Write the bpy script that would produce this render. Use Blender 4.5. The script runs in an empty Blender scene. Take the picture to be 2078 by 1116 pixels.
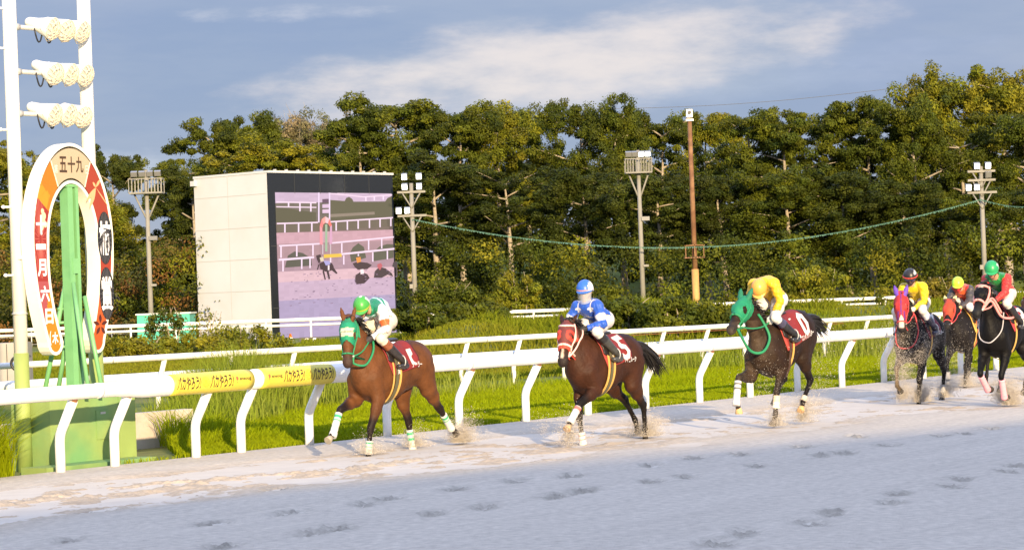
import bpy, math, random
import numpy as np
from mathutils import Vector, Matrix
from mathutils.bvhtree import BVHTree

S = bpy.context.scene
COL = S.collection
RND = random.Random(7)
rng = np.random.default_rng(11)

# ------------------------------------------------------------------ camera
CAM_H, F_PX, ROLL, HOR = 2.2, 5080.0, math.radians(2.1), 42.0
EPS = math.atan(HOR / F_PX)
cam = bpy.data.cameras.new('camera')
cam.sensor_width = 36.0
cam.lens = 36.0 * F_PX / 2078.0
cam.clip_start, cam.clip_end = 0.5, 5000
camo = bpy.data.objects.new('camera', cam)
COL.objects.link(camo)
_fw = Vector((0, math.cos(EPS), math.sin(EPS)))
_up = Vector((0, -math.sin(EPS), math.cos(EPS)))
_rt = Vector((1, 0, 0))
_ir = _rt * math.cos(ROLL) - _up * (-math.sin(ROLL))
_iu = -_rt * math.sin(ROLL) * 1.0 + _up * math.cos(ROLL)
# image right / up axes: content leans counter-clockwise by ROLL
_ir = _rt * math.cos(ROLL) - _up * math.sin(ROLL)
_iu = _rt * math.sin(ROLL) + _up * math.cos(ROLL)
camo.matrix_world = Matrix((
    (_ir.x, _iu.x, -_fw.x, 0), (_ir.y, _iu.y, -_fw.y, 0),
    (_ir.z, _iu.z, -_fw.z, CAM_H), (0, 0, 0, 1)))
S.camera = camo

# ------------------------------------------------------------------ light
SUN_EL, SUN_AZ = math.radians(14.0), math.radians(15.0)     # behind the camera, 15 degrees to its right
TO_SUN = Vector((math.sin(SUN_AZ) * math.cos(SUN_EL), -math.cos(SUN_AZ) * math.cos(SUN_EL), math.sin(SUN_EL)))
sun = bpy.data.lights.new('sun', 'SUN')
sun.energy, sun.angle, sun.color = 4.15, math.radians(0.53), (1.0, 0.77, 0.47)
suno = bpy.data.objects.new('sun', sun)
suno.rotation_euler = TO_SUN.to_track_quat('Z', 'Y').to_euler()
COL.objects.link(suno)

w = bpy.data.worlds.new('World')
S.world = w
w.use_nodes = True
nt = w.node_tree
nt.nodes.clear()
N = nt.nodes.new
LK = nt.links.new
out = N('ShaderNodeOutputWorld')
bg = N('ShaderNodeBackground')
sky = N('ShaderNodeTexSky')
sky.sky_type = 'NISHITA'
sky.sun_disc = False
sky.sun_elevation = SUN_EL
sky.sun_rotation = math.pi - SUN_AZ
sky.air_density, sky.dust_density, sky.ozone_density = 1.0, 0.4, 2.5
# cloud layer: elongated noise on the sky direction
tc = N('ShaderNodeTexCoord')
mp = N('ShaderNodeMapping')
mp.inputs['Scale'].default_value = (5.5, 5.5, 26.0)
mp.inputs['Rotation'].default_value = (0, math.radians(-5), 0)
n1 = N('ShaderNodeTexNoise')
n1.inputs['Scale'].default_value = 1.25
n1.inputs['Detail'].default_value = 7
n1.inputs['Roughness'].default_value = 0.55
LK(tc.outputs['Generated'], mp.inputs['Vector'])
LK(mp.outputs['Vector'], n1.inputs['Vector'])
r1 = N('ShaderNodeValToRGB')                                # slate blue sheets of cloud
r1.color_ramp.elements[0].position, r1.color_ramp.elements[1].position = 0.36, 0.70
SKYK = 1.0
r1.color_ramp.elements[0].color = (.90, 1.12, 1.80, 1)
r1.color_ramp.elements[1].color = (1.36, 1.50, 1.98, 1)
LK(n1.outputs['Fac'], r1.inputs['Fac'])
# the one pale cream bank of cloud: an ellipse in direction space, broken by noise
sx = N('ShaderNodeSeparateXYZ')
LK(tc.outputs['Generated'], sx.inputs[0])
def mth(op, a, b=None, c=None):
    m = N('ShaderNodeMath')
    m.operation = op
    for i, v in enumerate((a, b, c)):
        if v is None: continue
        if isinstance(v, (int, float)): m.inputs[i].default_value = v
        else: LK(v, m.inputs[i])
    return m.outputs[0]
def bank(cx, cz, hx, hz, slope, lo, hi, scale):
    dx = mth('SUBTRACT', sx.outputs[0], cx)
    dz = mth('SUBTRACT', mth('SUBTRACT', sx.outputs[2], cz), mth('MULTIPLY', dx, slope))
    e = mth('ADD', mth('POWER', mth('DIVIDE', dx, hx), 2), mth('POWER', mth('DIVIDE', dz, hz), 2))
    nn = N('ShaderNodeTexNoise')
    nn.inputs['Scale'].default_value = scale
    nn.inputs['Detail'].default_value = 8
    nn.inputs['Roughness'].default_value = 0.6
    m2 = N('ShaderNodeMapping')
    m2.inputs['Scale'].default_value = (1, 1, 3.2)
    LK(tc.outputs['Generated'], m2.inputs['Vector'])
    LK(m2.outputs['Vector'], nn.inputs['Vector'])
    f = mth('SUBTRACT', mth('ADD', 1.0, mth('MULTIPLY', mth('SUBTRACT', nn.outputs['Fac'], 0.5), 3.2)), e)
    mr = N('ShaderNodeMapRange')
    mr.interpolation_type = 'SMOOTHSTEP'
    mr.inputs['From Min'].default_value, mr.inputs['From Max'].default_value = lo, hi
    LK(f, mr.inputs['Value'])
    return mr.outputs[0]
def mixc(fac, a, b):
    m = N('ShaderNodeMix')
    m.data_type = 'RGBA'
    LK(fac, m.inputs['Factor'])
    for k, v in ((6, a), (7, b)):
        if isinstance(v, tuple): m.inputs[k].default_value = v
        else: LK(v, m.inputs[k])
    return m.outputs[2]
b1 = bank(0.022, 0.0915, 0.120, 0.0185, 0.10, -.35, 1.35, 20)
b2 = bank(-0.085, 0.1150, 0.05, 0.004, 0.0, 0.2, 1.6, 40)
b3 = bank(-0.155, 0.0580, 0.05, 0.006, 0.0, 0.0, 1.5, 34)
b4 = bank(0.06, 0.0800, 0.16, 0.012, 0.06, 0.0, 2.4, 16)
layer = mixc(mth('MULTIPLY', b4, 0.55), r1.outputs['Color'], (1.95, 2.1, 2.75, 1))
layer = mixc(mth('MULTIPLY', b2, 0.5), layer, (2.6, 2.5, 2.7, 1))
layer = mixc(mth('MULTIPLY', b3, 0.55), layer, (2.4, 2.5, 2.9, 1))
layer = mixc(mth('MULTIPLY', b1, 0.95), layer, (2.95, 2.58, 2.50, 1))
# the cloud layer hangs low in the north; the clear sky shows overhead
cov = N('ShaderNodeMapRange')
cov.interpolation_type = 'SMOOTHSTEP'
cov.inputs['From Min'].default_value, cov.inputs['From Max'].default_value = 0.55, 0.20
LK(sx.outputs[2], cov.inputs['Value'])
hi = N('ShaderNodeTexNoise')                                 # broken bright cloud overhead, unseen, added to fill the shade
hi.inputs['Scale'].default_value = 2.2
hi.inputs['Detail'].default_value = 6
LK(tc.outputs['Generated'], hi.inputs['Vector'])
hr = N('ShaderNodeMapRange')
hr.inputs['From Min'].default_value, hr.inputs['From Max'].default_value = 0.40, 0.62
LK(hi.outputs['Fac'], hr.inputs['Value'])
over = mixc(hr.outputs[0], sky.outputs['Color'], (6.2, 7.0, 9.8, 1))
final = mixc(mth('MULTIPLY', cov.outputs[0], 0.93), over, layer)
LK(final, bg.inputs['Color'])
bg.inputs['Strength'].default_value = 0.125
LK(bg.outputs[0], out.inputs['Surface'])

S.view_settings.view_transform = 'Standard'
S.view_settings.look = 'None'
S.view_settings.gamma = 1.0
S.view_settings.exposure = 1.15
S.cycles.max_bounces = 6
S.cycles.transparent_max_bounces = 12
S.cycles.use_denoising = True

# ------------------------------------------------------------------ helpers
def ray(px, py):
    u, v = px - 1039.0, 558.0 - py
    c, s = math.cos(ROLL), math.sin(ROLL)
    a, b = u * c + v * s, -u * s + v * c
    ce, se = math.cos(EPS), math.sin(EPS)
    y = F_PX * ce - b * se
    return Vector((a / y, 1.0, (F_PX * se + b * ce) / y))
def at(px, py, Y):
    d = ray(px, py) * Y
    return Vector((d.x, d.y, d.z + CAM_H))
def gnd(px, py, z=0.0):
    d = ray(px, py)
    t = (z - CAM_H) / d.z
    return Vector((d.x * t, d.y * t, z))
def onplane(px, py, p0, n):
    d = ray(px, py)
    o = Vector((0, 0, CAM_H))
    return o + d * ((Vector(p0) - o).dot(n) / d.dot(n))

R0 = Vector((-6.26, 34.58, 0))          # a point on the foot line of the running rail
RA = Vector((0.5765, 0.8171, 0))        # along the rail, away
RN = Vector((0.8171, -0.5765, 0))       # across it, towards the track
ZV = Vector((0, 0, 1))
def TN(t, n, z=0.0):
    return R0 + RA * t + RN * n + ZV * z
def tn(p):
    d = Vector(p) - R0
    return d.dot(RA), d.dot(RN)

def material(name, col=(.5, .5, .5), rough=.6, var=0., scale=6., bump=0., bscale=40., metal=0., vcol=False,
             emit=0., spec=.4, tint=None, tscale=1., tlo=.45, thi=.7, transl=0., coat=0., detail=4., objc=True, alpha=1., sheen=0.):
    m = bpy.data.materials.new(name)
    m.use_nodes = True
    t = m.node_tree
    p = t.nodes['Principled BSDF']
    N, L = t.nodes.new, t.links.new
    p.inputs['Roughness'].default_value = rough
    p.inputs['Metallic'].default_value = metal
    p.inputs['Specular IOR Level'].default_value = spec
    p.inputs['Coat Weight'].default_value = coat
    p.inputs['Alpha'].default_value = alpha
    p.inputs['Sheen Weight'].default_value = sheen
    tc = N('ShaderNodeTexCoord')
    vec = tc.outputs['Object']
    if vcol:
        a = N('ShaderNodeAttribute')
        a.attribute_name = 'Col'
        c = a.outputs['Color']
    else:
        r = N('ShaderNodeRGB')
        r.outputs[0].default_value = (*col, 1)
        c = r.outputs[0]
    def mix(kind, fac, A, B):
        x = N('ShaderNodeMix')
        x.data_type = 'RGBA'
        x.blend_type = kind
        for k, v in ((0, fac), (6, A), (7, B)):
            if isinstance(v, (int, float)): x.inputs[k].default_value = v
            elif isinstance(v, tuple): x.inputs[k].default_value = v
            else: L(v, x.inputs[k])
        return x.outputs[2]
    if tint is not None:
        n = N('ShaderNodeTexNoise')
        n.inputs['Scale'].default_value = tscale
        n.inputs['Detail'].default_value = 6
        L(vec, n.inputs['Vector'])
        r = N('ShaderNodeValToRGB')
        r.color_ramp.elements[0].position, r.color_ramp.elements[1].position = tlo, thi
        L(n.outputs['Fac'], r.inputs['Fac'])
        c = mix('MIX', r.outputs['Color'], c, (*tint, 1))
    if var:
        n = N('ShaderNodeTexNoise')
        n.inputs['Scale'].default_value = scale
        n.inputs['Detail'].default_value = detail
        L(vec, n.inputs['Vector'])
        r = N('ShaderNodeMapRange')
        r.inputs['From Min'].default_value, r.inputs['From Max'].default_value = .25, .75
        r.inputs['To Min'].default_value, r.inputs['To Max'].default_value = 1 - var, 1 + var
        L(n.outputs['Fac'], r.inputs['Value'])
        x = N('ShaderNodeVectorMath')
        x.operation = 'SCALE'
        L(c, x.inputs[0])
        L(r.outputs[0], x.inputs['Scale'])
        c = x.outputs[0]
    L(c, p.inputs['Base Color'])
    if bump:
        n = N('ShaderNodeTexNoise')
        n.inputs['Scale'].default_value = bscale
        n.inputs['Detail'].default_value = 5
        L(vec, n.inputs['Vector'])
        b = N('ShaderNodeBump')
        b.inputs['Strength'].default_value = bump
        b.inputs['Distance'].default_value = .02
        L(n.outputs['Fac'], b.inputs['Height'])
        L(b.outputs[0], p.inputs['Normal'])
    if emit:
        L(c, p.inputs['Emission Color'])
        p.inputs['Emission Strength'].default_value = emit
    if transl:
        tr = N('ShaderNodeBsdfTranslucent')
        L(c, tr.inputs['Color'])
        mx = N('ShaderNodeMixShader')
        mx.inputs[0].default_value = transl
        L(p.outputs[0], mx.inputs[1])
        L(tr.outputs[0], mx.inputs[2])
        L(mx.outputs[0], t.nodes['Material Output'].inputs['Surface'])
    return m

def tag(o, label=None, cat=None, group=None, kind=None):
    if label: o['label'] = label
    if cat: o['category'] = cat
    if group: o['group'] = group
    if kind: o['kind'] = kind
    return o
def thing(name, label, cat, loc=(0, 0, 0), group=None, mat=None):
    e = bpy.data.objects.new(name, None)
    e.empty_display_size = .2
    COL.objects.link(e)
    if mat is not None: e.matrix_world = mat
    else: e.location = loc
    return tag(e, label, cat, group)
def copy_tree(o, parent=None):
    c = o.copy()
    COL.objects.link(c)
    if parent is not None: c.parent = parent
    for ch in list(o.children): copy_tree(ch, c)
    return c

def link_mesh(name, V, Fc, mats, parent=None, smooth=False, col=None, fm=None, org=None):
    """V (n,3) array, Fc (m,k) array or list of faces -> one mesh object."""
    me = bpy.data.meshes.new(name)
    V = np.asarray(V, np.float32).reshape(-1, 3)
    if org is not None: V = V - np.array(org, np.float32)
    if isinstance(Fc, np.ndarray):
        k = Fc.shape[1]
        me.vertices.add(len(V))
        me.vertices.foreach_set('co', V.ravel())
        me.loops.add(Fc.size)
        me.loops.foreach_set('vertex_index', Fc.astype(np.int32).ravel())
        me.polygons.add(len(Fc))
        me.polygons.foreach_set('loop_start', np.arange(0, Fc.size, k, dtype=np.int32))
        me.update(calc_edges=True)
        me.validate()
    else:
        me.from_pydata(V.tolist(), [], Fc)
    if not isinstance(mats, (list, tuple)): mats = [mats]
    for m in mats: me.materials.append(m)
    if fm is not None and len(fm) == len(me.polygons): me.polygons.foreach_set('material_index', np.asarray(fm, np.int32))
    if smooth: me.polygons.foreach_set('use_smooth', np.ones(len(me.polygons), bool))
    if col is not None:
        a = me.color_attributes.new('Col', 'FLOAT_COLOR', 'POINT')
        c = np.ones((len(V), 4), np.float32)
        c[:, :3] = col
        a.data.foreach_set('color', c.ravel())
    me.update()
    o = bpy.data.objects.new(name, me)
    COL.objects.link(o)
    if parent is not None: o.parent = parent
    return o

class MB:
    def __init__(s): s.v, s.f, s.c, s.m, s.cc, s.mm = [], [], [], [], (1, 1, 1), 0
    def add(s, vs, fs):
        o = len(s.v)
        s.v += [tuple(v) for v in vs]
        s.c += [s.cc] * len(vs)
        s.f += [tuple(i + o for i in f) for f in fs]
        s.m += [s.mm] * len(fs)
        return s
    def box(s, c, size, ax=None, ay=None, az=None):
        c = Vector(c)
        ax, ay, az = Vector(ax or (1, 0, 0)), Vector(ay or (0, 1, 0)), Vector(az or (0, 0, 1))
        h = [d / 2 for d in size]
        vs = [c + ax * (sx * h[0]) + ay * (sy * h[1]) + az * (sz * h[2]) for sz in (-1, 1) for sy in (-1, 1) for sx in (-1, 1)]
        return s.add(vs, [(0, 2, 3, 1), (4, 5, 7, 6), (0, 1, 5, 4), (2, 6, 7, 3), (0, 4, 6, 2), (1, 3, 7, 5)])
    def tube(s, pts, r, n=10, caps=True, squash=None):
        pts = [Vector(p) for p in pts]
        k = len(pts)
        rr = r if isinstance(r, (list, tuple)) else [r] * k
        vs, prev = [], None
        for i, p in enumerate(pts):
            d = (pts[min(i + 1, k - 1)] - pts[max(i - 1, 0)]).normalized()
            if prev is None:
                u = d.cross(ZV)
                if u.length < 1e-3: u = d.cross(Vector((0, 1, 0)))
            else: u = prev - d * prev.dot(d)
            u.normalize()
            prev = u
            v = d.cross(u)
            for j in range(n):
                a = 2 * math.pi * j / n
                vs.append(p + u * (math.cos(a) * rr[i]) + v * (math.sin(a) * rr[i] * (squash or 1)))
        fs = [(i * n + j, i * n + (j + 1) % n, (i + 1) * n + (j + 1) % n, (i + 1) * n + j) for i in range(k - 1) for j in range(n)]
        if caps: fs += [tuple(range(n - 1, -1, -1)), tuple(range((k - 1) * n, k * n))]
        return s.add(vs, fs)
    def prism(s, poly, o, ax, ay, depth):
        """poly in (a,b) along ax, ay from o; extruded by vector depth."""
        o, ax, ay, depth = Vector(o), Vector(ax), Vector(ay), Vector(depth)
        k = len(poly)
        vs = [o + ax * a + ay * b for a, b in poly] + [o + ax * a + ay * b + depth for a, b in poly]
        fs = [tuple(range(k)), tuple(range(2 * k - 1, k - 1, -1))] + [(i, i + k, (i + 1) % k + k, (i + 1) % k) for i in range(k)]
        return s.add(vs, fs)
    def ball(s, c, r, n=10, m=7, sq=(1, 1, 1)):
        c = Vector(c)
        vs = [c + Vector((0, 0, r * sq[2]))]
        for i in range(1, m):
            a = math.pi * i / m
            for j in range(n):
                b = 2 * math.pi * j / n
                vs.append(c + Vector((r * sq[0] * math.sin(a) * math.cos(b), r * sq[1] * math.sin(a) * math.sin(b), r * sq[2] * math.cos(a))))
        vs.append(c - Vector((0, 0, r * sq[2])))
        fs = [(0, 1 + j, 1 + (j + 1) % n) for j in range(n)]
        for i in range(m - 2):
            fs += [(1 + i * n + j, 1 + (i + 1) * n + j, 1 + (i + 1) * n + (j + 1) % n, 1 + i * n + (j + 1) % n) for j in range(n)]
        e = len(vs) - 1
        fs += [(e, 1 + (m - 2) * n + (j + 1) % n, 1 + (m - 2) * n + j) for j in range(n)]
        return s.add(vs, fs)
    def build(s, name, mat, parent=None, smooth=False, vcol=False, local=False):
        org = None
        if parent is not None and not local:
            p = parent
            org = Vector((0, 0, 0))
            while p is not None:
                org += p.location
                p = p.parent
        o = link_mesh(name, s.v, s.f, mat, parent, False, s.c if vcol else None, s.m, org)
        if smooth:
            for p in o.data.polygons: p.use_smooth = len(p.vertices) <= 4
        return o
def bez(p0, p1, p2, n=10):
    p0, p1, p2 = Vector(p0), Vector(p1), Vector(p2)
    return [p0 * (1 - t) ** 2 + p1 * 2 * t * (1 - t) + p2 * t * t for t in [i / n for i in range(n + 1)]]
def smoothpath(pts, n=5):
    pts = [Vector(p) for p in pts]
    out = []
    for i in range(len(pts) - 1):
        a, b, c, d = pts[max(i - 1, 0)], pts[i], pts[i + 1], pts[min(i + 2, len(pts) - 1)]
        for k in range(n):
            t = k / n
            out.append(.5 * ((2 * b) + (c - a) * t + (2 * a - 5 * b + 4 * c - d) * t * t + (3 * b - a - 3 * c + d) * t ** 3))
    return out + [pts[-1]]

def text_mesh(body, size=1.0, bold=0.0, squeeze=1.0, vertical=False):
    """flat lettering as (verts (n,2), faces), centred on the origin, height about `size`."""
    c = bpy.data.curves.new('lettering', 'FONT')
    c.body = '\n'.join(body) if vertical else body
    c.size = size
    c.resolution_u = 2
    c.offset = bold
    c.align_x, c.align_y = 'CENTER', 'CENTER'
    if vertical: c.space_line = 1.0
    o = bpy.data.objects.new('lettering', c)
    COL.objects.link(o)
    me = bpy.data.meshes.new_from_object(o.evaluated_get(bpy.context.evaluated_depsgraph_get()))
    V = np.array([v.co[:2] for v in me.vertices]) if len(me.vertices) else np.zeros((0, 2))
    Fc = [tuple(p.vertices) for p in me.polygons]
    bpy.data.objects.remove(o)
    bpy.data.curves.remove(c)
    bpy.data.meshes.remove(me)
    if len(V):
        V = V - (V.max(0) + V.min(0)) / 2
        V[:, 0] *= squeeze
    return V, Fc

WHITE = material('white_paint', (.80, .79, .75), .35, var=.05, scale=3, tint=(.66, .62, .52), tscale=1.3, tlo=.62, thi=.85)
STEEL = material('galvanised_steel', (.50, .50, .47), .5, var=.15, scale=8, metal=.3)
DARK = material('black_metal', (.02, .02, .022), .4)
# ------------------------------------------------------------------ numeric helpers
def vnoise(x, y, seed=0, octs=4, rough=.5):
    r = np.random.default_rng(seed)
    tot, amp, nrm = 0, 1., 0.
    for o in range(octs):
        T = r.random((256, 256))
        xi, yi = np.floor(x).astype(int), np.floor(y).astype(int)
        fx, fy = x - xi, y - yi
        fx, fy = fx * fx * (3 - 2 * fx), fy * fy * (3 - 2 * fy)
        a, b = T[xi % 256, yi % 256], T[(xi + 1) % 256, yi % 256]
        c, d = T[xi % 256, (yi + 1) % 256], T[(xi + 1) % 256, (yi + 1) % 256]
        tot = tot + amp * ((a * (1 - fx) + b * fx) * (1 - fy) + (c * (1 - fx) + d * fx) * fy)
        nrm += amp
        amp *= rough
        x, y = x * 2.03 + 11.3, y * 2.03 + 5.7
    return tot / nrm
def sstep(a, b, x):
    t = np.clip((x - a) / (b - a), 0, 1)
    return t * t * (3 - 2 * t)
def grid_faces(nx, ny):
    i, j = np.meshgrid(np.arange(nx - 1), np.arange(ny - 1), indexing='ij')
    a = i * ny + j
    return np.stack([a, a + ny, a + ny + 1, a + 1], -1).reshape(-1, 4)

# second rail: straight line through (-10.7, 52) and (11.3, 76)
B0 = Vector((-10.69, 52.0, 0))
BD = Vector((22.02, 24.0, 0)).normalized()
BN = Vector((BD.y, -BD.x, 0))
def terrain(X, Y):
    d = -((X - B0.x) * BN.x + (Y - B0.y) * BN.y)             # distance behind the second rail
    az = X / np.maximum(Y, 1.)
    h = 0.20 + .55 * sstep(-.055, -.02, az)
    pxa = 1039 + F_PX * az
    gap = np.exp(-((pxa - 1085) / 75) ** 4) + np.exp(-((pxa - 1755) / 60) ** 4)
    h = h * (1 + .62 * (1 - np.clip(gap, 0, 1)))
    h = h * (.75 + .5 * vnoise(X * .16 + 40, Y * .10 + 40, 3, 3))
    z = h * sstep(5, 20, d)
    z = z - sstep(34, 48, d) * (h - .45) * 1.0 * sstep(.1, .5, h)
    z = z + 5.5 * sstep(171, 205, Y)
    return np.where(d > 4, z, 0.0)

# ------------------------------------------------------------------ the ground
m_soil = material('infield_soil', (.105, .140, .010), .95, var=.35, scale=2.5, tint=(.15, .135, .03), tscale=.25, bump=.5, bscale=6)
nx, ny = 150, 190
gx = np.sign(np.linspace(-1, 1, nx)) * np.abs(np.linspace(-1, 1, nx)) ** 2.6 * 2200
gy = np.concatenate([np.linspace(-1500, 20, 20)[:-1], np.linspace(20, 220, ny - 30), np.linspace(225, 3200, 11)])
X, Y = np.meshgrid(gx, gy, indexing='ij')
Z = terrain(X, Y) - .05
Z = np.where(((X - R0.x) * RN.x + (Y - R0.y) * RN.y) > -.4, -.12, Z)
tag(link_mesh('infield_ground', np.stack([X, Y, Z], -1), grid_faces(*X.shape), m_soil, smooth=True), kind='structure')

# sand track: wide coarse apron and a finely modelled piece where the horses run
m_apron = material('raked_sand', (.55, .495, .42), .9, var=.08, scale=2, bump=.25, bscale=30)
mb = MB()
mb.add([TN(-400, -.2, -.03), TN(900, -.2, -.03), TN(900, 40, -.03), TN(-400, 40, -.03)], [(0, 3, 2, 1)])
tag(mb.build('sand_apron', m_apron), kind='structure')

m_sand = material('track_sand', vcol=True, rough=.95, var=.17, scale=11, detail=10, bump=.8, bscale=45, spec=.1)
st = .036
tt, nn_ = np.arange(-13, 36, st), np.arange(-.16, 18.2, st)
T, Nn = np.meshgrid(tt, nn_, indexing='ij')
z = (vnoise(T * .5, Nn * .8, 1, 4) - .5) * .05 + (vnoise(T * .8, Nn * 6, 2, 3) - .5) * .010
z = z * sstep(-.1, 1.0, Nn)
# churned lane where the field is running
lane = sstep(1.0, 2.2, Nn - .05 * T) * (1 - sstep(5.0, 6.6, Nn - .05 * T + (vnoise(T * .4, Nn * .4, 5, 2) - .5) * 2))
rgh = vnoise(T * 1.6, Nn * 2.6, 6, 5, .62)
z += lane * ((rgh - .5) * .12 + (vnoise(T * 6, Nn * 6, 16, 3, .7) - .5) * .05 - .05)
churn = lane * sstep(.36, .66, rgh)
# wind-row of loose sand left of the leader, at the edge of the sunlight
wr = np.exp(-((Nn - 3.4 - .12 * (T + 2) + (vnoise(T * .7, Nn * 0, 8, 3) - .5) * 1.2) / .55) ** 2) * sstep(-7, -3, T) * (1 - sstep(1, 5, T))
wr2 = vnoise(T * 2.2, Nn * 3.1, 9, 4, .65)
z += wr * (wr2 - .40) * .22
damp = wr * sstep(.35, .75, wr2) * .45
PR = [(140, 1097), (450, 1108), (430, 1060), (590, 1038), (640, 1080), (690, 1071), (740, 1022), (785, 1012), (880, 1043), (985, 1029),
      (925, 994), (1045, 977), (1160, 965), (1130, 1008), (1185, 997), (1320, 978), (1390, 968), (1320, 943), (1408, 930), (1505, 922),
      (1535, 946), (1630, 906), (1712, 919), (1662, 925), (1800, 905), (1740, 885), (1910, 885), (1958, 881), (2015, 870), (1510, 1082),
      (1452, 1103), (1690, 1040), (1642, 1060), (1825, 1002), (1805, 1021), (1950, 972), (1932, 988), (2062, 945), (2045, 958),
      (300, 985), (560, 990), (200, 1032), (390, 1000), (1250, 892), (1060, 925)]
for i, (px, py) in enumerate(PR):
    t0, n0 = tn(gnd(px, py))
    L, Wd = RND.uniform(.30, .48), RND.uniform(.13, .19)
    d1, d2 = T - t0, Nn - n0
    sl = (np.abs(d1) < 1.4) & (np.abs(d2) < 1.2)
    ang_ = .45 + RND.uniform(-.2, .2)                          # scuffs trail back from each hoof
    dt, dn = d1 * math.cos(ang_) - d2 * math.sin(ang_), d1 * math.sin(ang_) + d2 * math.cos(ang_)
    a = np.exp(-((dt[sl] / L) ** 2 + (dn[sl] / Wd) ** 2) ** 1.3)
    k = vnoise(T[sl] * 10 + i, Nn[sl] * 11, 20 + i, 4, .75)
    rim = np.exp(-((dt[sl] / (L * 1.3)) ** 2 + ((dn[sl] + .08) / (Wd * 1.5)) ** 2)) - a
    z[sl] += -.05 * a + (k - .42) * .22 * a + .035 * np.clip(rim, 0, 1)
    damp[sl] = np.maximum(damp[sl], a * np.clip(.45 + (k - .46) * 4.5, 0, 1))
dry = np.array([.52, .465, .39])
tan = np.array([.455, .365, .265])
wet = np.array([.33, .30, .25])
lk_ = lane * (.62 + .30 * vnoise(T * 1.8 + 70, Nn * 2.7 + 70, 33, 5, .7))
c = dry[None, None] * (1 - lk_[..., None]) + tan[None, None] * lk_[..., None]
c = c * (1 - (churn * .22)[..., None]) + tan[None, None] * .80 * (churn * .22)[..., None]
c = c * (1 - (damp * .9)[..., None]) + wet[None, None] * (damp * .9)[..., None]
c *= (1 + (vnoise(T * .35, Nn * 2.5, 31, 4) - .5) * .12 + (vnoise(T * .25, Nn * 7.5, 35, 3, .7) - .5) * .12 + (vnoise(T * 9, Nn * 9, 36, 2) - .5) * .10)[..., None]
P3 = np.stack([R0.x + RA.x * T + RN.x * Nn, R0.y + RA.y * T + RN.y * Nn, z + .004], -1)
tag(link_mesh('sand_track', P3, grid_faces(*T.shape)[:, ::-1].copy(), m_sand, smooth=True, col=c.reshape(-1, 3)), kind='structure')
def sandz(t, n):
    i, j = int(round((t + 13) / st)), int(round((n + .16) / st))
    return float(z[i, j]) if 0 <= i < z.shape[0] and 0 <= j < z.shape[1] else 0.

# the grandstand behind the camera: it throws the shade over the near half of the track
m_conc = material('concrete', (.42, .41, .39), .85, var=.15, scale=1.5, bump=.2, bscale=8)
sg = Vector((-5.83, 28.06, 0)), Vector((7.72, 38.18, 0))
sd = (sg[1] - sg[0]).normalized()
HS = 19.0
off = Vector((TO_SUN.x, TO_SUN.y, 0)) * (HS / TO_SUN.z)
e0, e1 = sg[0] + off - sd * 45, sg[1] + off + sd * 60
bk = Vector((sd.y, -sd.x, 0))
g = thing('grandstand', 'long concrete grandstand behind the spectators facing the track', 'grandstand', (e0 + e1) / 2 + bk * 8)
mid = (e0 + e1) / 2
Lg = (e1 - e0).length
mb = MB()
mb.box(mid + bk * 8 + ZV * (HS - .3), (Lg, 16, .6), sd, bk)
mb.build('roof', m_conc, g)
mb = MB()
mb.box(mid + bk * 15 + ZV * (HS - .6) / 2, (Lg, .6, HS - .6), sd, bk)
for k in range(7): mb.box(mid + bk * (5 + k * 1.4) + ZV * (.35 + .35 * k), (Lg, 1.4, .7 + .7 * k), sd, bk)
mb.build('terrace', m_conc, g)
for k in range(9):
    MB().tube([mid + sd * (k - 4) * Lg / 9 + bk * 2.2 - ZV * .2, mid + sd * (k - 4) * Lg / 9 + bk * 2.2 + ZV * (HS - .6)], .2).build('pillar', m_conc, g)

# ------------------------------------------------------------------ grass
def blades(name, P, h, wd, lean, col, mat, segs=2, group=None):
    n = len(P)
    az = rng.random(n) * 2 * np.pi
    la = rng.random(n) * 2 * np.pi
    s = np.stack([np.cos(az), np.sin(az), 0 * az], -1) * (wd / 2)[:, None]
    l = np.stack([np.cos(la), np.sin(la), 0 * la], -1) * (lean * h)[:, None]
    up = np.array([0, 0, 1.])
    V = np.stack([P - s, P + s, P - s * .8 + l * .3 + up * (h * .55)[:, None], P + s * .8 + l * .3 + up * (h * .55)[:, None],
                  P + l + up * (h * (1 - .35 * lean))[:, None]], 1)
    b = (np.arange(n) * 5)[:, None]
    Fc = np.concatenate([b + [0, 1, 2], b + [1, 3, 2], b + [2, 3, 4]], 0)
    o = link_mesh(name, V.reshape(-1, 3), Fc, mat, col=np.repeat(col, 5, 0))
    return tag(o, kind='stuff')
m_grass = material('grass_blade', vcol=True, rough=.7, transl=.28, spec=.06)
def gcol(n, x, y, fresh, dryc, k=.3, sc=.3):
    a = vnoise(x * sc, y * sc, 50, 3)
    f = np.clip(a + (rng.random(n) - .5) * .6, 0, 1)[:, None] * k
    c = np.array(fresh) * (1 - f) + np.array(dryc) * f
    return c * (.72 + .56 * rng.random((n, 1)))
def scatter(n, t0, t1, n0, n1):
    t, q = t0 + (t1 - t0) * rng.random(n), n0 + (n1 - n0) * rng.random(n)
    return np.stack([R0.x + RA.x * t + RN.x * q, R0.y + RA.y * t + RN.y * q, 0 * t - .03], -1), t, q
FR, DR = (.205, .275, .001), (.28, .25, .012)
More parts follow.
